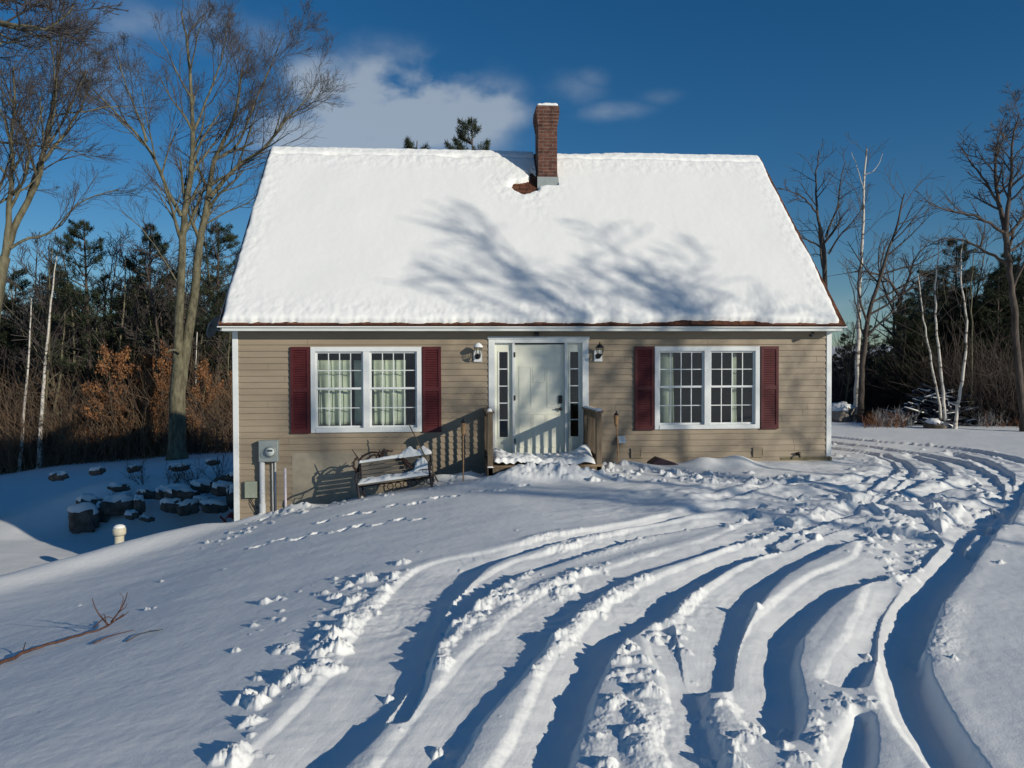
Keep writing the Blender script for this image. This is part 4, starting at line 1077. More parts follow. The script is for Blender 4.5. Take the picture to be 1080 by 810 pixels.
traced_tree('bare_maple', [
 ([(-110, 600), (-108, 300), (-90, 100), (-80, 30)], D, .2, .13, 0, 0, .5),
 ([(-90, 60), (-50, 20), (0, 22), (25, 28), (52, 33), (66, 20), (78, 5)], D, .07, .012, -.4, 13, .35),
 ([(-90, 80), (-40, 60), (0, 46), (22, 42), (38, 30)], D, .05, .01, .4, 7, .4),
 ([(-85, 40), (-40, -10), (10, -8), (60, -20)], D, .06, .012, .5, 9, .3),
 ([(-80, 30), (-75, -80), (-60, -200)], D, .13, .03, 0, 8, .3),
], 'tree outside the left edge with a limb reaching into the top corner', MT['bark'], MT['twig'])

# right-hand trees
D = 27
traced_tree('bare_oak', [
 ([(873, 446), (872, 380), (871, 320), (870, 297), (869, 261), (865, 240)], D, .10, .075, 0, 2, .7),
 ([(865, 240), (861, 224), (860, 190), (864, 158)], D, .05, .015, .4, 8, .2),
 ([(861, 224), (849, 209), (838, 203), (822, 198)], D, .034, .012, -.5, 7, .2),
 ([(871, 250), (878, 230), (885, 217), (885, 196), (892, 170)], D, .04, .012, .5, 8, .2),
 ([(874, 268), (885, 248), (904, 230), (915, 205)], D, .036, .012, -.3, 8, .2),
 ([(869, 262), (850, 252), (832, 248)], D, .035, .012, .3, 5, .2),
], 'bare tree just right of the roof edge', MT['bark_dark'], MT['twig'])
BI = dict(CFG, wig=.09, up=.08, rmin=.006, kids=[5, 5, 4], ratio=(.3, .55), rcut=.2, bf=.35)
traced_tree('birch_tree', [([(902, 445), (904, 398), (905, 354), (906, 317), (908, 280), (910, 255), (911, 211), (912, 185), (914, 157)], 26, .095, .025, .2, 12, .45),
 ([(911, 200), (905, 178), (898, 160)], 26, .016, .006, 0, 3, .3), ([(912, 185), (925, 178), (931, 162)], 26, .015, .006, 0, 3, .3)],
 'tall pale birch nearest the right corner of the house', MT['birch'], MT['twig'], BI, 2)
traced_tree('bare_oak', [([(908, 446), (909, 391), (912, 361), (916, 329), (924, 307), (932, 280), (937, 262), (945, 245), (950, 219), (954, 204)], 25.5, .105, .02, -.2, 12, .35),
 ([(924, 305), (929, 285), (932, 262), (940, 248)], 25.5, .04, .012, .4, 5, .3), ([(912, 360), (905, 330), (898, 300), (893, 285)], 25.5, .03, .01, .2, 5, .3)],
 'dark leaning tree rising beside the tall birch', MT['bark_dark'], MT['twig'], CFG, 2)
traced_tree('bare_oak', [([(945, 443), (945, 418), (947, 379), (948, 334), (950, 312)], 28, .11, .085, 0, 2, .6),
 ([(950, 314), (940, 298), (925, 288), (905, 285), (893, 288)], 28, .06, .012, -.4, 8, .2), ([(950, 312), (958, 296), (964, 272), (978, 258)], 28, .06, .012, .4, 8, .2),
 ([(946, 370), (935, 355), (920, 345)], 28, .035, .01, .2, 4, .3), ([(948, 340), (930, 300), (925, 270), (932, 245)], 28, .05, .01, .5, 7, .3), ([(950, 312), (975, 290), (990, 285)], 28, .04, .01, .5, 6, .3)],
 'mid sized bare tree forking above the gap in the woods', MT['bark_dark'], MT['twig'], CFG, 2)
traced_tree('birch_tree', [([(993, 446), (988, 408), (981, 379), (976, 347), (971, 320), (968, 290)], 23.8, .042, .012, 0, 8, .45)], 'leftmost thin birch of the three by the brush pile', MT['birch'], MT['twig'], BI, 2, 'white birches by the brush pile')
traced_tree('birch_tree', [([(998, 455), (994, 403), (990, 374), (987, 339), (986, 310), (988, 280), (990, 250)], 22.6, .05, .012, 0, 9, .45)], 'middle straight birch of the three by the brush pile', MT['birch'], MT['twig'], BI, 2, 'white birches by the brush pile')
traced_tree('birch_tree', [([(1007, 456), (1011, 420), (1016, 398), (1019, 366), (1019, 329), (1015, 305), (1013, 275), (1016, 250)], 22.4, .05, .012, .3, 9, .45)], 'curved birch bowing right beside the brush pile', MT['birch'], MT['twig'], BI, 2, 'white birches by the brush pile')
traced_tree('bare_oak', [([(1024, 448), (1025, 398), (1025, 329), (1024, 290), (1028, 262)], 24, .04, .012, 0, 9, .4)], 'thin grey sapling right of the curved birch', MT['bark'], MT['twig'], BI, 2)
D = 21.5
traced_tree('bare_oak', [
 ([(1081, 458), (1077, 416), (1073, 379), (1071, 342), (1068, 305), (1062, 262), (1060, 245)], D, .10, .075, 0, 2, .6),
 ([(1060, 245), (1055, 217), (1050, 198), (1050, 160), (1055, 139)], D, .07, .015, .5, 10, .2),
 ([(1061, 246), (1062, 224), (1067, 185), (1067, 147), (1075, 120)], D, .065, .015, -.5, 10, .2),
 ([(1060, 246), (1041, 232), (1015, 224), (997, 222), (979, 214)], D, .045, .012, -.4, 9, .2),
 ([(1056, 219), (1033, 183), (1020, 165), (1010, 150)], D, .04, .01, .6, 8, .2),
 ([(1065, 279), (1041, 266), (1023, 255), (1002, 250), (985, 256)], D, .05, .012, .3, 8, .3),
 ([(1062, 250), (1080, 230), (1100, 200)], D, .05, .012, .4, 7, .2),
 ([(1064, 265), (1090, 250), (1110, 240)], D, .04, .012, .4, 6, .2),
], 'tall spreading bare tree at the right edge', MT['bark_dark'], MT['twig'])

# birches and thin trunks at the left
for pts, D, r, lab in (([(20, 506), (26, 424), (31, 367), (33, 315)], 34, .075, 'thin white birch nearest the left edge'),
                  ([(41, 498), (45, 413), (51, 350), (56, 295), (60, 270)], 34, .10, 'brightest white birch among the left woods'),
                  ([(52, 502), (56, 434), (63, 402), (67, 350), (70, 310)], 35, .085, 'grey slanting trunk right of the bright birch'),
                  ([(211, 482), (208, 440), (206, 400), (208, 350)], 35, .04, 'very thin white sapling hard by the big maple')):
    traced_tree('birch_tree', [(pts, D, r, .02, 0, 9, .4)], lab, MT['birch'] if 'grey' not in lab else MT['bark'], MT['twig'], BI, 2)

# pines ------------------------------------------------------------
def pine_mesh(h, cb, rad, seed, dens=1.0, topgap=1.0):
    """white pine: (trunk tubes, needle mesh arrays); height h, crown from cb, radius rad"""
    global rng
    old = rng; rng = np.random.default_rng(seed); random.seed(seed)
    T = Tubes(); lean = rng.normal(0, .02, 2)
    n = 12; P = np.array([[lean[0]*h*t+.05*math.sin(3*t+seed), lean[1]*h*t, h*t-(.2 if t == 0 else 0)] for t in np.linspace(0, 1, n)])
    r0 = h*.011+.03; T.add(P, np.linspace(r0, .015, n), 9)
    Vt = []; 
    z = cb
    while z < h-.15:
        t = (z-cb)/(h-cb); k = rng.integers(3, 6)
        env = rad*(1-t)**.65*(.55+.45*min(1, t*4+.35))
        for i in range(k):
            a = rng.random()*6.28; L = env*rng.uniform(.55, 1.2)+.15
            f = z/h*(n-1); j = int(min(f, n-2)); p = P[j]+(P[j+1]-P[j])*(f-j)
            d = unit(np.array([math.cos(a), math.sin(a), rng.uniform(-.05, .35)+.35*t])); m = 6; B = [p]; q = p; dd = d
            for s in range(m-1):
                dd = unit(dd+rng.normal(0, .08, 3)+np.array([0, 0, .07])); q = q+dd*L/(m-1); B.append(q)
            B = np.array(B); T.add(B, np.linspace(.012+.012*L, .008, m), 5)
            nt_ = int((7+9*L)*dens)
            for s in range(nt_):
                u = rng.uniform(.28, 1.02); f2 = min(u, 1)*(m-1); j2 = int(min(f2, m-2)); c = B[j2]+(B[j2+1]-B[j2])*(f2-j2)
                sd = unit(np.cross(dd, [0, 0, 1]))*rng.choice([-1, 1]); sl = L*.34*(1.15-u)*rng.uniform(.2, 1.2)+.04
                c = c+sd*sl+dd*sl*.5+np.array([0, 0, rng.uniform(-.02, .09)])
                Vt.append((c, dd))
        z += rng.uniform(.22, .42)*(h/9)**.5
    C = np.array([c for c, _ in Vt]); Dd = np.array([d for _, d in Vt]); nb = 9
    Cn = np.repeat(C, nb, 0)+rng.normal(0, .03, (len(C)*nb, 3)); Dn = np.repeat(Dd, nb, 0)
    dr = Dn*.5+rng.normal(0, .75, Dn.shape)+np.array([0, 0, .25]); dr /= np.linalg.norm(dr, axis=1, keepdims=True)
    ln = rng.uniform(.09, .17, (len(dr), 1)); w = np.cross(dr, rng.normal(size=dr.shape)); w /= np.linalg.norm(w, axis=1, keepdims=True); w *= .011
    tip = Cn+dr*ln; V = np.stack([Cn-w, Cn+w, tip], 1).reshape(-1, 3); F = np.arange(len(V)).reshape(-1, 3)
    me_t = T.mesh('trunk'); me_n = raw_mesh('crown', V, None, F)
    rng = old; return me_t, me_n
def put(name, tm, cm, mt, mc, loc, rz, s, label, group=None, cat='tree', sz=None):
    o = empty(name, loc, label, cat, group); o.rotation_euler = (0, 0, rz); o.scale = (s, s, sz or s)
    a = link('trunk', tm, mt, o); b = link('crown', cm, mc, o); return o
PINES = [pine_mesh(9, 2.9, 2.1, 11, 1.9), pine_mesh(8, 1.2, 1.9, 12, 1.6), pine_mesh(7, .5, 1.8, 13, 1.5)]
def place_px(u, D): 
    p = at(u, 450, D); return p[0], p[1]
def pine_at(u, vtop, D, k, label, group=None, cat='pine tree', mt=None, wide=1.0):
    x, y = place_px(u, D); z = gz(x, y); ztop = at(u, vtop, D)[2]; H = (9, 8, 7)[k]; s = (ztop-z)/H
    o = put('pine_tree', PINES[k][0], PINES[k][1], mt or MT['bark_dark'], MT['pine'], (x, y, z), random.uniform(0, 6.28), s*wide, label, group, cat, s); return o
pine_at(98, 232, 36, 0, 'tall dark pine standing clear against the sky at left')
pine_at(158, 240, 38, 1, 'dark pine behind and left of the big maple')
pine_at(228, 238, 37, 0, 'dark pine behind the maple beside the roof edge', wide=1.15)
pine_at(14, 285, 38, 1, 'dark pine low at the far left behind the birches')
pine_at(505, 124, 33, 0, 'pine top showing over the ridge left of the chimney', wide=.8)
pine_at(427, 148, 36, 2, 'small pine tip barely showing over the left ridge', wide=.7)
pine_at(892, 352, 34, 1, 'dark pine seen just right of the white corner trim')

# bare saplings / small forest trees as shared meshes
def sapling(h, r, seed, cfg, kids=12, lv=2, fork=False):
    global rng
    old = rng; rng = np.random.default_rng(seed); random.seed(seed); Tt, Tc = Tubes(), Tubes()
    n = 12; P = [np.array([0, 0, -.2])]; d = unit(np.array([rng.normal(0, .05), rng.normal(0, .05), 1]))
    for i in range(n-1): d = unit(d+rng.normal(0, .045, 3)*np.array([1, 1, 0])+np.array([0, 0, .03])); P.append(P[-1]+d*(h+.2)/(n-1))
    P = np.array(P); rr = np.linspace(r, .014, n); Tt.add(P, rr, 7); branch_along(Tt, Tc, P, rr, h*.34, lv, cfg, .22, kids)
    a = Tt.mesh('trunk'); b = Tc.mesh('crown'); rng = old; return a, b
FC = dict(CFG, kids=[5, 6, 5], rmin=.009, rcut=.022, up=.08)
SAPS = [sapling(8, .085, 31, FC, 15, 3), sapling(7, .06, 32, FC, 14, 2), sapling(6, .05, 33, FC, 13, 2), sapling(9, .11, 34, FC, 16, 3)]
SH = (8, 7, 6, 9)
def leafy(seed, h, nleaf):
    tm, cm = sapling(h, .05, seed, dict(FC, rcut=.0), 16, 2)
    r_ = np.random.default_rng(seed); co = np.empty(len(tm.vertices)*3, dtype=np.float32); tm.vertices.foreach_get('co', co); co = co.reshape(-1, 3)
    return tm, co
def leaf_mesh(tm_co, seed, n, zlo, size=.06):
    r_ = np.random.default_rng(seed); c = tm_co[tm_co[:, 2] > zlo]; c = c[(np.hypot(c[:, 0], c[:, 1]) > .15)]
    c = c[r_.integers(0, len(c), n)]+r_.normal(0, .05, (n, 3)); a = r_.normal(size=(n, 3)); a[:, 2] -= .8; a /= np.linalg.norm(a, axis=1, keepdims=True)
    b = np.cross(a, r_.normal(size=(n, 3))); b /= np.linalg.norm(b, axis=1, keepdims=True); s = r_.uniform(.5, 1.15, (n, 1))*size
    V = np.stack([c, c+a*s+b*s*.5, c+a*s*2, c+a*s-b*s*.5], 1).reshape(-1, 3); return raw_mesh('leaves', V, np.arange(len(V)).reshape(-1, 4))
def two_sap(seed, h, kids):
    global rng
    old = rng; rng = np.random.default_rng(seed); random.seed(seed); Tt = Tubes(); n = 12; P = [np.array([0, 0, -.2])]; d = np.array([0, 0, 1.])
    for i in range(n-1): d = unit(d+rng.normal(0, .06, 3)*np.array([1, 1, 0])); P.append(P[-1]+d*(h+.2)/(n-1))
    P = np.array(P); rr = np.linspace(.05, .012, n); Tt.add(P, rr, 6); Tw = Tubes(); branch_along(Tw, Tw, P, rr, h*.42, 2, dict(FC, up=.03), .12, kids)
    a = Tt.mesh('trunk'); w = Tw.mesh('twigs'); rng = old
    co = np.empty(len(w.vertices)*3, dtype=np.float32); w.vertices.foreach_get('co', co); return a, w, co.reshape(-1, 3)
BE = []
for sd, h in ((51, 4.2), (52, 3.4)):
    a, w, co = two_sap(sd, h, 16); BE.append((a, w, leaf_mesh(co, sd, 5200, .4), h))
def beech_at(u, vt, D, k, label, s2=1.0):
    x, y = place_px(u, D); z = gz(x, y); s = (at(u, vt, D)[2]-z)/BE[k][3]; o = empty('beech_tree', (x, y, z), label, 'tree', 'beeches holding rusty leaves'); o.scale = (s*s2, s*s2, s); o.rotation_euler = (0, 0, random.random()*6)
    link('trunk', BE[k][0], MT['bark'], o); link('twigs', BE[k][1], MT['twig'], o); link('crown', BE[k][2], MT['leaf'], o)
for u, vt, D, k, lab, s2 in ((118, 372, 34.6, 0, 'broad rusty leaved beech between the pine trunk and the maple', 1.0), (150, 385, 34.4, 1, 'rusty leaved beech directly left of the maple', 1.0), (168, 368, 35, 0, 'tallest rusty leaved beech touching the left side of the maple', .7),
      (214, 390, 34.5, 1, 'rusty leaved beech right of the maple trunk', .9), (100, 410, 35, 1, 'rusty beech low behind the pine trunk', 1.1), (236, 425, 35.5, 0, 'reddish beech near the house corner', 1.1), (136, 425, 34, 1, 'low rusty beech brush on the bank top', 1.3), (58, 440, 36, 1, 'faint rusty beech between the birches', 1.0), (160, 440, 34, 1, 'low rusty beech at the foot of the maple', 1.1), (132, 392, 36, 0, 'rusty beech set back between the two brightest beeches', 1.2), (182, 405, 36, 0, 'rusty beech partly hidden behind the maple trunk', 1.1), (80, 420, 37, 1, 'pale rusty beech left of the pine trunk', 1.2), (246, 400, 37, 1, 'rusty beech top at the white corner trim', 1.0)):
    beech_at(u, vt, D, k, lab, s2)

random.seed(5)
# forest behind: bare trees and pines as copies
def forest(n, urange, Drange, hrange, kinds, group, label, zone=None):
    for i in range(n):
        u = random.uniform(*urange); D = random.uniform(*Drange); x, y = place_px(u, D)
        if 0-.8 < x < W_+.8 and -1 < y < D_+1: continue
        k = random.choice(kinds); h = random.uniform(*hrange); z = gz(x, y)
        if k >= 10:
            kk = k-10; H = (9, 8, 7)[kk]; s = h/H; put('pine_tree', PINES[kk][0], PINES[kk][1], MT['bark_dark'], MT['pine'], (x, y, z), random.random()*6.28, s*random.uniform(.95, 1.3), label[1], group[1], 'pine tree', s)
        else:
            s = h/SH[k]; put('bare_tree', SAPS[k][0], SAPS[k][1], MT['bark'] if random.random() < .5 else MT['bark_dark'], MT['twig'], (x, y, z), random.random()*6.28, s, label[0], group[0], 'tree', s)
gl = ('bare trees of the left woods', 'pines of the left woods'); ll = ('thin bare tree in the tangled woods left of the house', 'dark pine deep in the woods left of the house')
forest(55, (-60, 262), (35.5, 46), (4.5, 8.5), (0, 1, 2, 3), gl, ll)
forest(85, (-60, 262), (35, 43), (5.5, 10.5), (0, 1, 2, 3), gl, ll)
forest(32, (-80, 262), (40, 50), (6, 9.5), (10, 11, 12), gl, ll)
forest(44, (-90, 270), (44, 60), (7, 11), (0, 1, 2, 3, 10, 11), gl, ll)
gr = ('bare trees of the right woods', 'conifers of the right woods'); lr_ = ('thin bare tree among the shaded woods right of the house', 'dark conifer in the shaded woods right of the house')
forest(9, (950, 1010), (26, 31), (3.0, 4.2), (11, 12, 12, 11), gr, lr_)
forest(12, (1000, 1060), (26, 32), (3.8, 5.0), (11, 12, 12, 11), gr, lr_)
forest(17, (1045, 1160), (25, 33), (4.8, 6.4), (11, 12, 11), gr, lr_)
forest(22, (880, 1150), (26, 33), (3.5, 6.5), (0, 1, 2, 3), gr, lr_)
forest(16, (870, 975), (32, 42), (1.6, 3.0), (11, 12, 12), gr, lr_)
forest(26, (960, 1150), (34, 50), (5, 8), (0, 1, 11, 12), gr, lr_)
forest(14, (440, 560), (34, 40), (9.8, 11.8), (0, 1), ('bare treetops above the ridge', 'x'), ('bare treetop showing faintly over the snowy ridge', 'x'))
# distant conifer belt all round
for i in range(90):
    a = random.uniform(-75, 75); rr_ = random.uniform(52, 72); x = CAM[0]+rr_*math.sin(YAW+R(a)); y = CAM[1]+rr_*math.cos(YAW+R(a)); z = gz(x, y)
    k = random.choice((1, 2)); s = random.uniform(3.0, 4.6)/(8, 7)[k-1]
    if abs(a) < 14: s *= .9
    put('pine_tree', PINES[k][0], PINES[k][1], MT['bark_dark'], MT['pine'], (x, y, z), random.random()*6.28, s*1.4, 'far conifer in the belt beyond the woods', 'far conifers beyond the yard', 'pine tree', s)

# undergrowth
def brush(name, n, samp, hr, label, m, r=.006, hk_=1.7):
    T = Tubes()
    for i in range(n):
        x, y = samp(); z = gz(x, y)-.03; h = hr[0]+(hr[1]-hr[0])*random.random()**hk_*(1+.5*float(noise2(np.array(x*.45), np.array(y*.45)))); d = unit(np.array([random.gauss(0, .28), random.gauss(0, .28), 1])); P = [np.array([x, y, z])]
        for k in range(4): d = unit(d+rng.normal(0, .16, 3)); P.append(P[-1]+d*h/4)
        T.add(np.array(P), np.linspace(r*random.uniform(1, 2.2), r*.6, 5), 3)
        for q in range(random.randint(1, 3)):
            a = P[random.randint(1, 3)]; dd = side_dir(d, R(45)); T.add(np.array([a, a+dd*h*.2, a+(dd+[0, 0, .25])*h*.42]), np.array([r, r*.8, r*.5]), 3)
    me = T.mesh(name); o = link(name, me, m); tag(o, label, 'undergrowth', kind='stuff')
def samp_l():
    x, y = place_px(random.uniform(-80, 265), random.uniform(33.5, 43)); return x, y
def samp_r():
    u = random.uniform(875, 1150); D0 = np.interp(u, [875, 950, 1010, 1150], [28, 27, 24, 22.3]); return place_px(u, D0+random.expovariate(.3))
brush('undergrowth', 8000, samp_l, (.5, 4.8), 'brown tangle of brush under the left woods', MT['brush'], .009)
brush('undergrowth', 5000, samp_r, (.5, 3.0), 'dark tangle of brush along the right wood edge', MT['bark_dark'], .006)  # dark bark colour stands in for the shade on this brush
brush('dry_grass', 1100, lambda: place_px(random.choice((random.uniform(912, 955), random.uniform(1035, 1110))), random.uniform(22.8, 26.5) if random.random() < .6 else random.uniform(24, 28)), (.15, .55), 'low reddish dry stems along the right wood edge', mat('dry_stem', (.16, .075, .04), .9, .3), .005)

# shrubs on the bank
def shrub(u, D, h, k, label, seed):
    x, y = place_px(u, D); z = gz(x, y); T = Tubes()
    for i in range(k):
        d = unit(np.array([random.gauss(0, .75), random.gauss(0, .5), 1.0])); grow(T, T, np.array([x+random.gauss(0, .06), y+random.gauss(0, .06), z-.04]), d, h*random.uniform(.6, 1.1), .009, 2, dict(CFG, rmin=.004, kids=[3, 4], up=.05, ang=(18, 45)))
    o = link('bare_shrub', T.mesh('bare_shrub'), MT['twig']); me = o.data; o.location = (x, y, z); me.transform(Matrix.Translation((-x, -y, -z))); tag(o, label, 'shrub', 'bare shrubs on the snowy bank')
shrub(207, 21.6, .9, 11, 'spreading leafless shrub on the bank in front of the maple', 1); shrub(150, 22.0, .7, 6, 'leafless shrub left of the maple foot', 2); shrub(118, 21.0, .55, 4, 'few thin stems sticking out above the left stones', 3); shrub(226, 22.2, .8, 7, 'leafless shrub nearest the house on the bank', 4); shrub(178, 21.9, .6, 6, 'low leafless shrub just before the maple trunk', 5)

# ------------------------------------------------------------------ boulders
def boulder(u, v, w, h, D, label, group='stones of the rough bank wall', m=None, cap=True):
    c = at(u, v+1.5, D); px = FPX/D; rx, rz = w/2/px*1.22, h/2/px*1.3; ry = rx*random.uniform(.7, .95)
    n, mm = 22, 12; V = []; s = random.random()*50
    for i in range(mm+1):
        ph = math.pi*i/mm
        for j in range(n):
            th = 2*math.pi*j/n; d = np.array([math.sin(ph)*math.cos(th), math.sin(ph)*math.sin(th), math.cos(ph)])
            b = np.sign(d)*np.abs(d)**.74; k = 1+.50*float(noise2(np.array(d[0]*1.7+s), np.array(d[1]*1.7+d[2]*1.3)))+.08*float(noise2(np.array(d[0]*5+s), np.array(d[2]*5+d[1]*4)))
            V.append(b*k*np.array([rx, ry, rz]))
    F = [(i*n+j, i*n+(j+1) % n, (i+1)*n+(j+1) % n, (i+1)*n+j) for i in range(mm) for j in range(n)]
    V = np.array(V); tilt = Matrix.Rotation(random.uniform(-.25, .25), 3, 'Y') @ Matrix.Rotation(random.uniform(0, .6), 3, 'Z'); V = np.array([tilt @ Vector(p) for p in V])
    me = raw_mesh('boulder', V, F, None, False); o = link('boulder', me, m or MT['stone']); o.location = c; tag(o, label, 'boulder', group)
    if cap:
        top = V[:, 2] > V[:, 2].max()-.75*rz
        idx = {}; Vc = []; Fc = []
        for f in F:
            if all(top[k] for k in f):
                q = []
                for k in f:
                    if k not in idx:
                        idx[k] = len(Vc); p = V[k]*np.array([1.06, 1.06, 1]); e = (p[2]-(V[:, 2].max()-.75*rz))/(.75*rz); Vc.append(p+np.array([0, -.02, -.02+.06*min(1, e*2.0)])+c)
                    q.append(idx[k])
                Fc.append(q)
        SNOWCAPS.append((Vc, Fc))
SNOWCAPS = []
STONES = [(88, 546, 24, 24, 20.3, 'round dark boulder at the left end of the bank wall'), (94, 530, 20, 14, 20.9, 'brown stone resting above the leftmost round boulder'), (108, 539, 10, 16, 20.7, 'narrow upright stone right of the round boulder'),
 (125, 531, 26, 16, 20.9, 'broad dark stone, second large one from the left end of the bank wall'), (147, 532, 9, 14, 20.6, 'small upright stone above the cream pipe'), (139, 542, 11, 6, 20.3, 'small flat stone low in the snow above the cream pipe'), (157, 520, 18, 7, 21.1, 'flat slab near the top of the bank wall middle'),
 (126, 513, 16, 6, 21.4, 'flat pale slab on top of the bank at left'), (176, 519, 18, 10, 21.0, 'dark wedge stone at the top of the bank wall centre'), (193, 521, 26, 14, 20.8, 'largest dark stone right of the centre of the bank wall'), (213, 512, 18, 10, 21.2, 'square stone high on the bank, right of centre'),
 (180, 532, 16, 11, 20.5, 'slanting stone in the middle of the lower course'), (198, 534, 17, 11, 20.3, 'blocky stone in the lower course below the largest dark stone'), (214, 527, 14, 6, 20.6, 'small brown stone between the two right courses'), (236, 515, 20, 11, 20.7, 'dark stone meeting the house corner at mid height'),
 (227, 533, 22, 9, 20.2, 'long low stone nearest the red sled'), (240, 504, 22, 8, 21.3, 'dark slab at the top of the bank beside the house corner'), (244, 524, 8, 16, 20.4, 'stone half hidden behind the white corner trim'), (156, 546, 12, 4, 20.0, 'sliver of stone lowest in the snow'),
 (62, 501, 14, 7, 22.3, 'dark stone under snow at the woods edge near the birches'), (102, 496, 12, 6, 22.6, 'small stone poking from the bank top near the pine trunk'), (190, 491, 16, 6, 22.6, 'stone showing at the foot of the maple'), (225, 486, 12, 5, 22.8, 'small stone on the bank top right of the maple'), (142, 493, 12, 5, 22.6, 'small stone on the bank top left of the maple')]
for u, v, w, h, D, lab in STONES: boulder(u, v, w, h, D, lab)
boulder(886, 437, 24, 20, 26, 'rounded pale boulder with a snow cap beyond the right house corner', None, MT['pale_stone'])
boulder(989, 450, 20, 10, 22.8, 'low snow capped rock at the foot of the birches', None, MT['stone'])
VV = []; FF = []; n = 0
for Vc, Fc in SNOWCAPS:
    if not Fc: continue
    VV += Vc; FF += [[k+n for k in f] for f in Fc]; n = len(VV)
me = raw_mesh('boulder_snow', VV, FF, None, True); o = link('boulder_snow', me, MT['snow']); tag(o, 'snow lying on top of the boulders', 'snow', kind='stuff')
# snow shelves in the bank between the stones are part of the ground; brush pile
x, y = place_px(992, 24.6); z = gz(x, y)
bp_ = empty('brush_pile', (x, y, z), 'dark snow dusted heap of logs and branches at the wood edge', 'brush pile')
mb = MB(); sm_ = MB()
for i in range(260):
    a = random.uniform(-.5, .5) if random.random() < .6 else random.uniform(-1.5, 1.5); L = random.uniform(.5, 1.5); hx = random.gauss(0, .62); hy = random.gauss(0, .4); hz = max(.03, 1.05*math.exp(-(hx/.85)**2-(hy/.7)**2)*random.uniform(.3, 1.1))
    d = np.array([math.cos(a), math.sin(a), random.uniform(-.35, .35)]); c = np.array([hx, hy, hz]); r_ = random.uniform(.015, .06)
    mb.tube([c-d*L/2, c+d*L/2], [r_, r_*.7], 6)
    if random.random() < .5: sm_.tube([c-d*L/2+[0, 0, r_*.8], c+[0, 0, r_*1.0], c+d*L/2+[0, 0, r_*.6]], [r_*.5, r_*.8, r_*.4], 5)
mb.build('branches', MT['tarp'], bp_); 
for q in sm_.v: pass
o = sm_.build('brush_pile_snow', MT['snow'], None); o.location = (x, y, z); tag(o, 'streaks of snow lying on the brush pile', 'snow', kind='stuff')
# twiggy dusted hedge beside it
brush('frosted_weeds', 500, lambda: place_px(random.choice((random.uniform(925, 962), random.uniform(1030, 1060))), random.uniform(23.2, 25)), (.2, .6), 'pale frosted weeds beside the brush pile', mat('frost_weed', (.22, .22, .23), .9, .3), .006)

# ------------------------------------------------------------------ fallen branch in the foreground
def gp3(u, v, lift=0.):
    p = ground_pt(u, v); return np.array([p[0], p[1], gz(p[0], p[1])+lift])
mb = MB()
main = [gp3(-30, 716, .02), gp3(0, 703, .03), gp3(40, 686, .03), (gp3(75, 677, .035)), gp3(98, 672, .04), gp3(118, 662, .04), gp3(130, 656, .06)]
Q = resamp3(main, 26); Q += rng.normal(0, .004, Q.shape); mb.tube(list(Q), list(np.linspace(.016, .006, 26)), 7)
c = gp3(112, 664, .04); r3 = FPX/np.dot(c-CAM, cF); up = np.array([0, 0, 1.]); rt = np.array([cR[0], cR[1], 0])
def tw(pts, r0, r1):
    P = [c+rt*(u-112)/r3+up*(664-v)/r3+np.array([0, random.uniform(-.03, .05), 0]) for u, v in pts]; P = resamp3(P, 9); mb.tube(list(P), list(np.linspace(r0, r1, 9)), 5)
tw([(112, 665), (103, 655), (98, 645), (97, 636)], .008, .003); tw([(116, 662), (126, 650), (131, 640), (135, 629)], .009, .003); tw([(126, 650), (133, 645), (135, 640)], .005, .002)
tw([(113, 664), (108, 652), (106, 656)], .005, .002); tw([(120, 660), (129, 656), (136, 649)], .006, .002); tw([(100, 666), (112, 654), (120, 658)], .006, .003); tw([(128, 647), (130, 636), (127, 630)], .004, .002)
P = resamp3([gp3(98, 680, .012), gp3(120, 673, .03), gp3(142, 667, .02)], 10); mb.tube(list(P), list(np.linspace(.007, .003, 10)), 5)
P = resamp3([gp3(24, 692, .03), gp3(27, 686, .07)], 4); mb.tube(list(P), [.006, .005, .004, .003], 5)
o = mb.build('fallen_branch', mat('wet_bark', (.11, .055, .04), .8, .35, 25), None); tag(o, 'reddish forked branch lying on the snow in the left foreground', 'branch')
mb = MB(); P = resamp3([gp3(133, 677, .005), gp3(150, 671, .03), gp3(172, 665, .01)], 10); mb.tube(list(P), list(np.linspace(.006, .003, 10)), 5); P = resamp3([gp3(158, 668, .02), gp3(168, 669, .03)], 4); mb.tube(list(P), [.004, .003, .003, .002], 5)
o = mb.build('fallen_twig', MT['twig'], None); tag(o, 'short dark twig just right of the fallen branch', 'twig')

# ------------------------------------------------------------------ trees behind the photographer that shade the roof and yard
random.seed(21); rng = np.random.default_rng(21)
def shade_tree(X, t, h, r, label, seed, t0=.6, sp=.30, k=11, lean=0.):
    x, y = X+.731*t, -.3-.682*t; z = gz(x, y); global rng
    rng = np.random.default_rng(seed); random.seed(seed); Tt, Tc = Tubes(), Tubes(); n = 16
    P = np.array([[x+.25*math.sin(2.4*q+seed)+lean*q*q*.682, y+.2*math.sin(3*q)+lean*q*q*.731, z-.2+h*q] for q in np.linspace(0, 1, n)]); rr = np.linspace(r, .04, n); Tt.add(P, rr, 10)
    branch_along(Tt, Tc, P, rr, h*sp, 3, dict(CFG, kids=[3, 4, 6], rmin=.014, up=.05, wig=.12, ratio=(.5, .85), ang=(22, 60)), t0, k)
    mk_tree('shade_tree', (x, y, z), Tt, Tc, MT['bark'], MT['twig'], label, 'tree', None)
shade_tree(6.5, 22, 11.6, .17, 'bare tree outside the photograph whose branches shade the middle of the roof', 3, .60, .36, 12, -.5)
shade_tree(8.0, 20, 10.4, .085, 'bare tree outside the photograph shading the right of the roof', 8, .62, .28, 10)
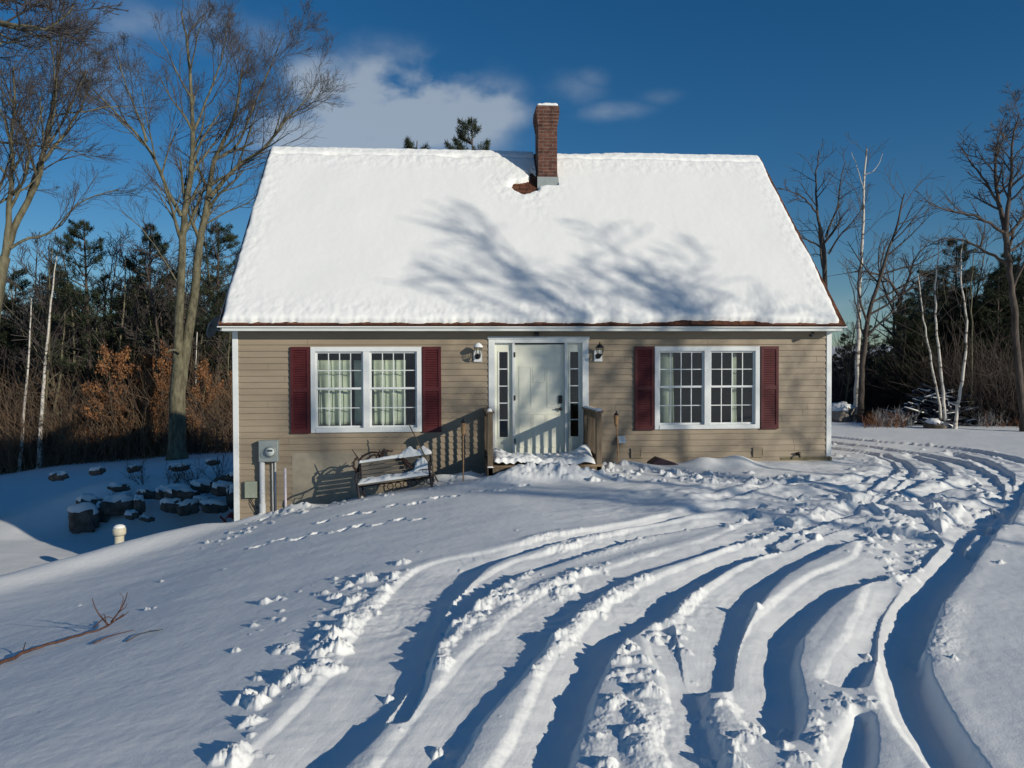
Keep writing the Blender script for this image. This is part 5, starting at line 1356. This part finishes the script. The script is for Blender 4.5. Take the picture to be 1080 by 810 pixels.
shade_tree(9.2, 19, 9.6, .075, 'bare tree outside the photograph shading the wall right of the window', 5, .42, .38, 12, 3.0)
shade_tree(4.2, 26, 10.6, .09, 'bare tree outside the photograph shading the wall beside the door', 6, .48, .36, 12, 2.6)
shade_tree(2.6, 23, 9.3, .07, 'slim bare tree outside the photograph dappling the wall by the left window', 12, .42, .36, 12, 2.2)
shade_tree(1.3, 34, 11.5, .13, 'bare tree outside the photograph shading the left of the wall', 6)

# ------------------------------------------------------------------ light
w = bpy.data.worlds.new("World"); SC.world = w; w.use_nodes = True; nt = w.node_tree; bg = nt.nodes['Background']
sky = nt.nodes.new('ShaderNodeTexSky'); sky.sky_type = 'NISHITA'; sky.sun_disc = False; sky.sun_elevation = SUN_EL
S = np.array([math.sin(SUN_AZ)*math.cos(SUN_EL), -math.cos(SUN_AZ)*math.cos(SUN_EL), math.sin(SUN_EL)])
sky.sun_rotation = math.atan2(S[0], S[1]); sky.air_density = 1.0; sky.dust_density = 0.0; sky.ozone_density = 4.2; sky.altitude = 200
# soft clouds laid out by direction
tc = nt.nodes.new('ShaderNodeTexCoord')
def vm(op, a, b=None):
    n = nt.nodes.new('ShaderNodeVectorMath'); n.operation = op
    if isinstance(a, tuple): n.inputs[0].default_value = a
    else: nt.links.new(a, n.inputs[0])
    if b is not None:
        if isinstance(b, tuple): n.inputs[1].default_value = b
        else: nt.links.new(b, n.inputs[1])
    return n.outputs['Value'] if op in ('DOT_PRODUCT', 'LENGTH') else n.outputs[0]
def ma(op, a, b=None, c=None):
    n = nt.nodes.new('ShaderNodeMath'); n.operation = op
    for i, q in enumerate((a, b, c)):
        if q is None: continue
        if isinstance(q, (int, float)): n.inputs[i].default_value = q
        else: nt.links.new(q, n.inputs[i])
    return n.outputs[0]
gen = tc.outputs['Generated']
def dirv(u, v): d = cF+(u-540)/FPX*cR-(v-405)/FPX*cU; return unit(d)
nz = nt.nodes.new('ShaderNodeTexNoise'); nz.inputs['Scale'].default_value = 9; nz.inputs['Detail'].default_value = 7; nz.inputs['Roughness'].default_value = .5
mpn = nt.nodes.new('ShaderNodeMapping'); mpn.inputs['Scale'].default_value = (1, 1, 1.6); nt.links.new(gen, mpn.inputs[0]); nt.links.new(mpn.outputs[0], nz.inputs['Vector'])
total = None
for (u, v, ru, rv, amp) in ((350, 90, 50, 26, 1.2), (425, 118, 85, 46, 1.9), (500, 112, 50, 26, 1.4), (398, 80, 32, 20, 1.3), (390, 150, 100, 30, 1.3), (600, 100, 42, 24, .33), (625, 82, 26, 14, .27), (695, 102, 34, 12, .22), (200, 60, 150, 70, .38), (640, 118, 50, 12, .4), (880, 320, 120, 22, .35)):
    c = dirv(u, v); rt_ = unit(np.cross(c, [0, 0, 1])); up_ = np.cross(rt_, c)
    a = ma('DIVIDE', vm('DOT_PRODUCT', gen, tuple(rt_)), ru/FPX); b = ma('DIVIDE', vm('DOT_PRODUCT', gen, tuple(up_)), rv/FPX)
    front = ma('GREATER_THAN', vm('DOT_PRODUCT', gen, tuple(c)), 0.)
    d2 = ma('ADD', ma('MULTIPLY', a, a), ma('MULTIPLY', b, b)); g = ma('MULTIPLY', ma('MULTIPLY', ma('POWER', 2.718, ma('MULTIPLY', d2, -1.0)), amp), front)
    total = g if total is None else ma('MAXIMUM', total, g)
dens = ma('MULTIPLY', total, ma('ADD', ma('MULTIPLY', nz.outputs['Fac'], 4.6), -1.35))
mr = nt.nodes.new('ShaderNodeMapRange'); mr.interpolation_type = 'SMOOTHSTEP'; mr.inputs['From Min'].default_value = .12; mr.inputs['From Max'].default_value = 1.05; mr.inputs['To Max'].default_value = .72
nt.links.new(dens, mr.inputs['Value'])
mx = nt.nodes.new('ShaderNodeMixRGB'); mx.inputs[2].default_value = (5.6, 6.5, 7.5, 1)
nt.links.new(mr.outputs[0], mx.inputs[0]); hs = nt.nodes.new('ShaderNodeHueSaturation'); hs.inputs['Saturation'].default_value = 1.24; nt.links.new(sky.outputs[0], hs.inputs['Color']); nt.links.new(hs.outputs[0], mx.inputs[1]); nt.links.new(mx.outputs[0], bg.inputs[0]); bg.inputs[1].default_value = .074
ld = bpy.data.lights.new('sun', 'SUN'); ld.energy = 3.75; ld.angle = R(.53); ld.color = (1.0, .93, .785); lo = bpy.data.objects.new('sun', ld); COL.objects.link(lo)
lo.rotation_euler = Vector(-S).to_track_quat('-Z', 'Y').to_euler()
vs_ = SC.view_settings; SC.display_settings.display_device = 'sRGB'; vs_.view_transform = 'Standard'; vs_.look = 'None'; vs_.exposure = -.06; vs_.gamma = 1; vs_.use_curve_mapping = False
SC.cycles.use_denoising = True; SC.cycles.max_bounces = 6; SC.cycles.diffuse_bounces = 3; SC.cycles.transparent_max_bounces = 8
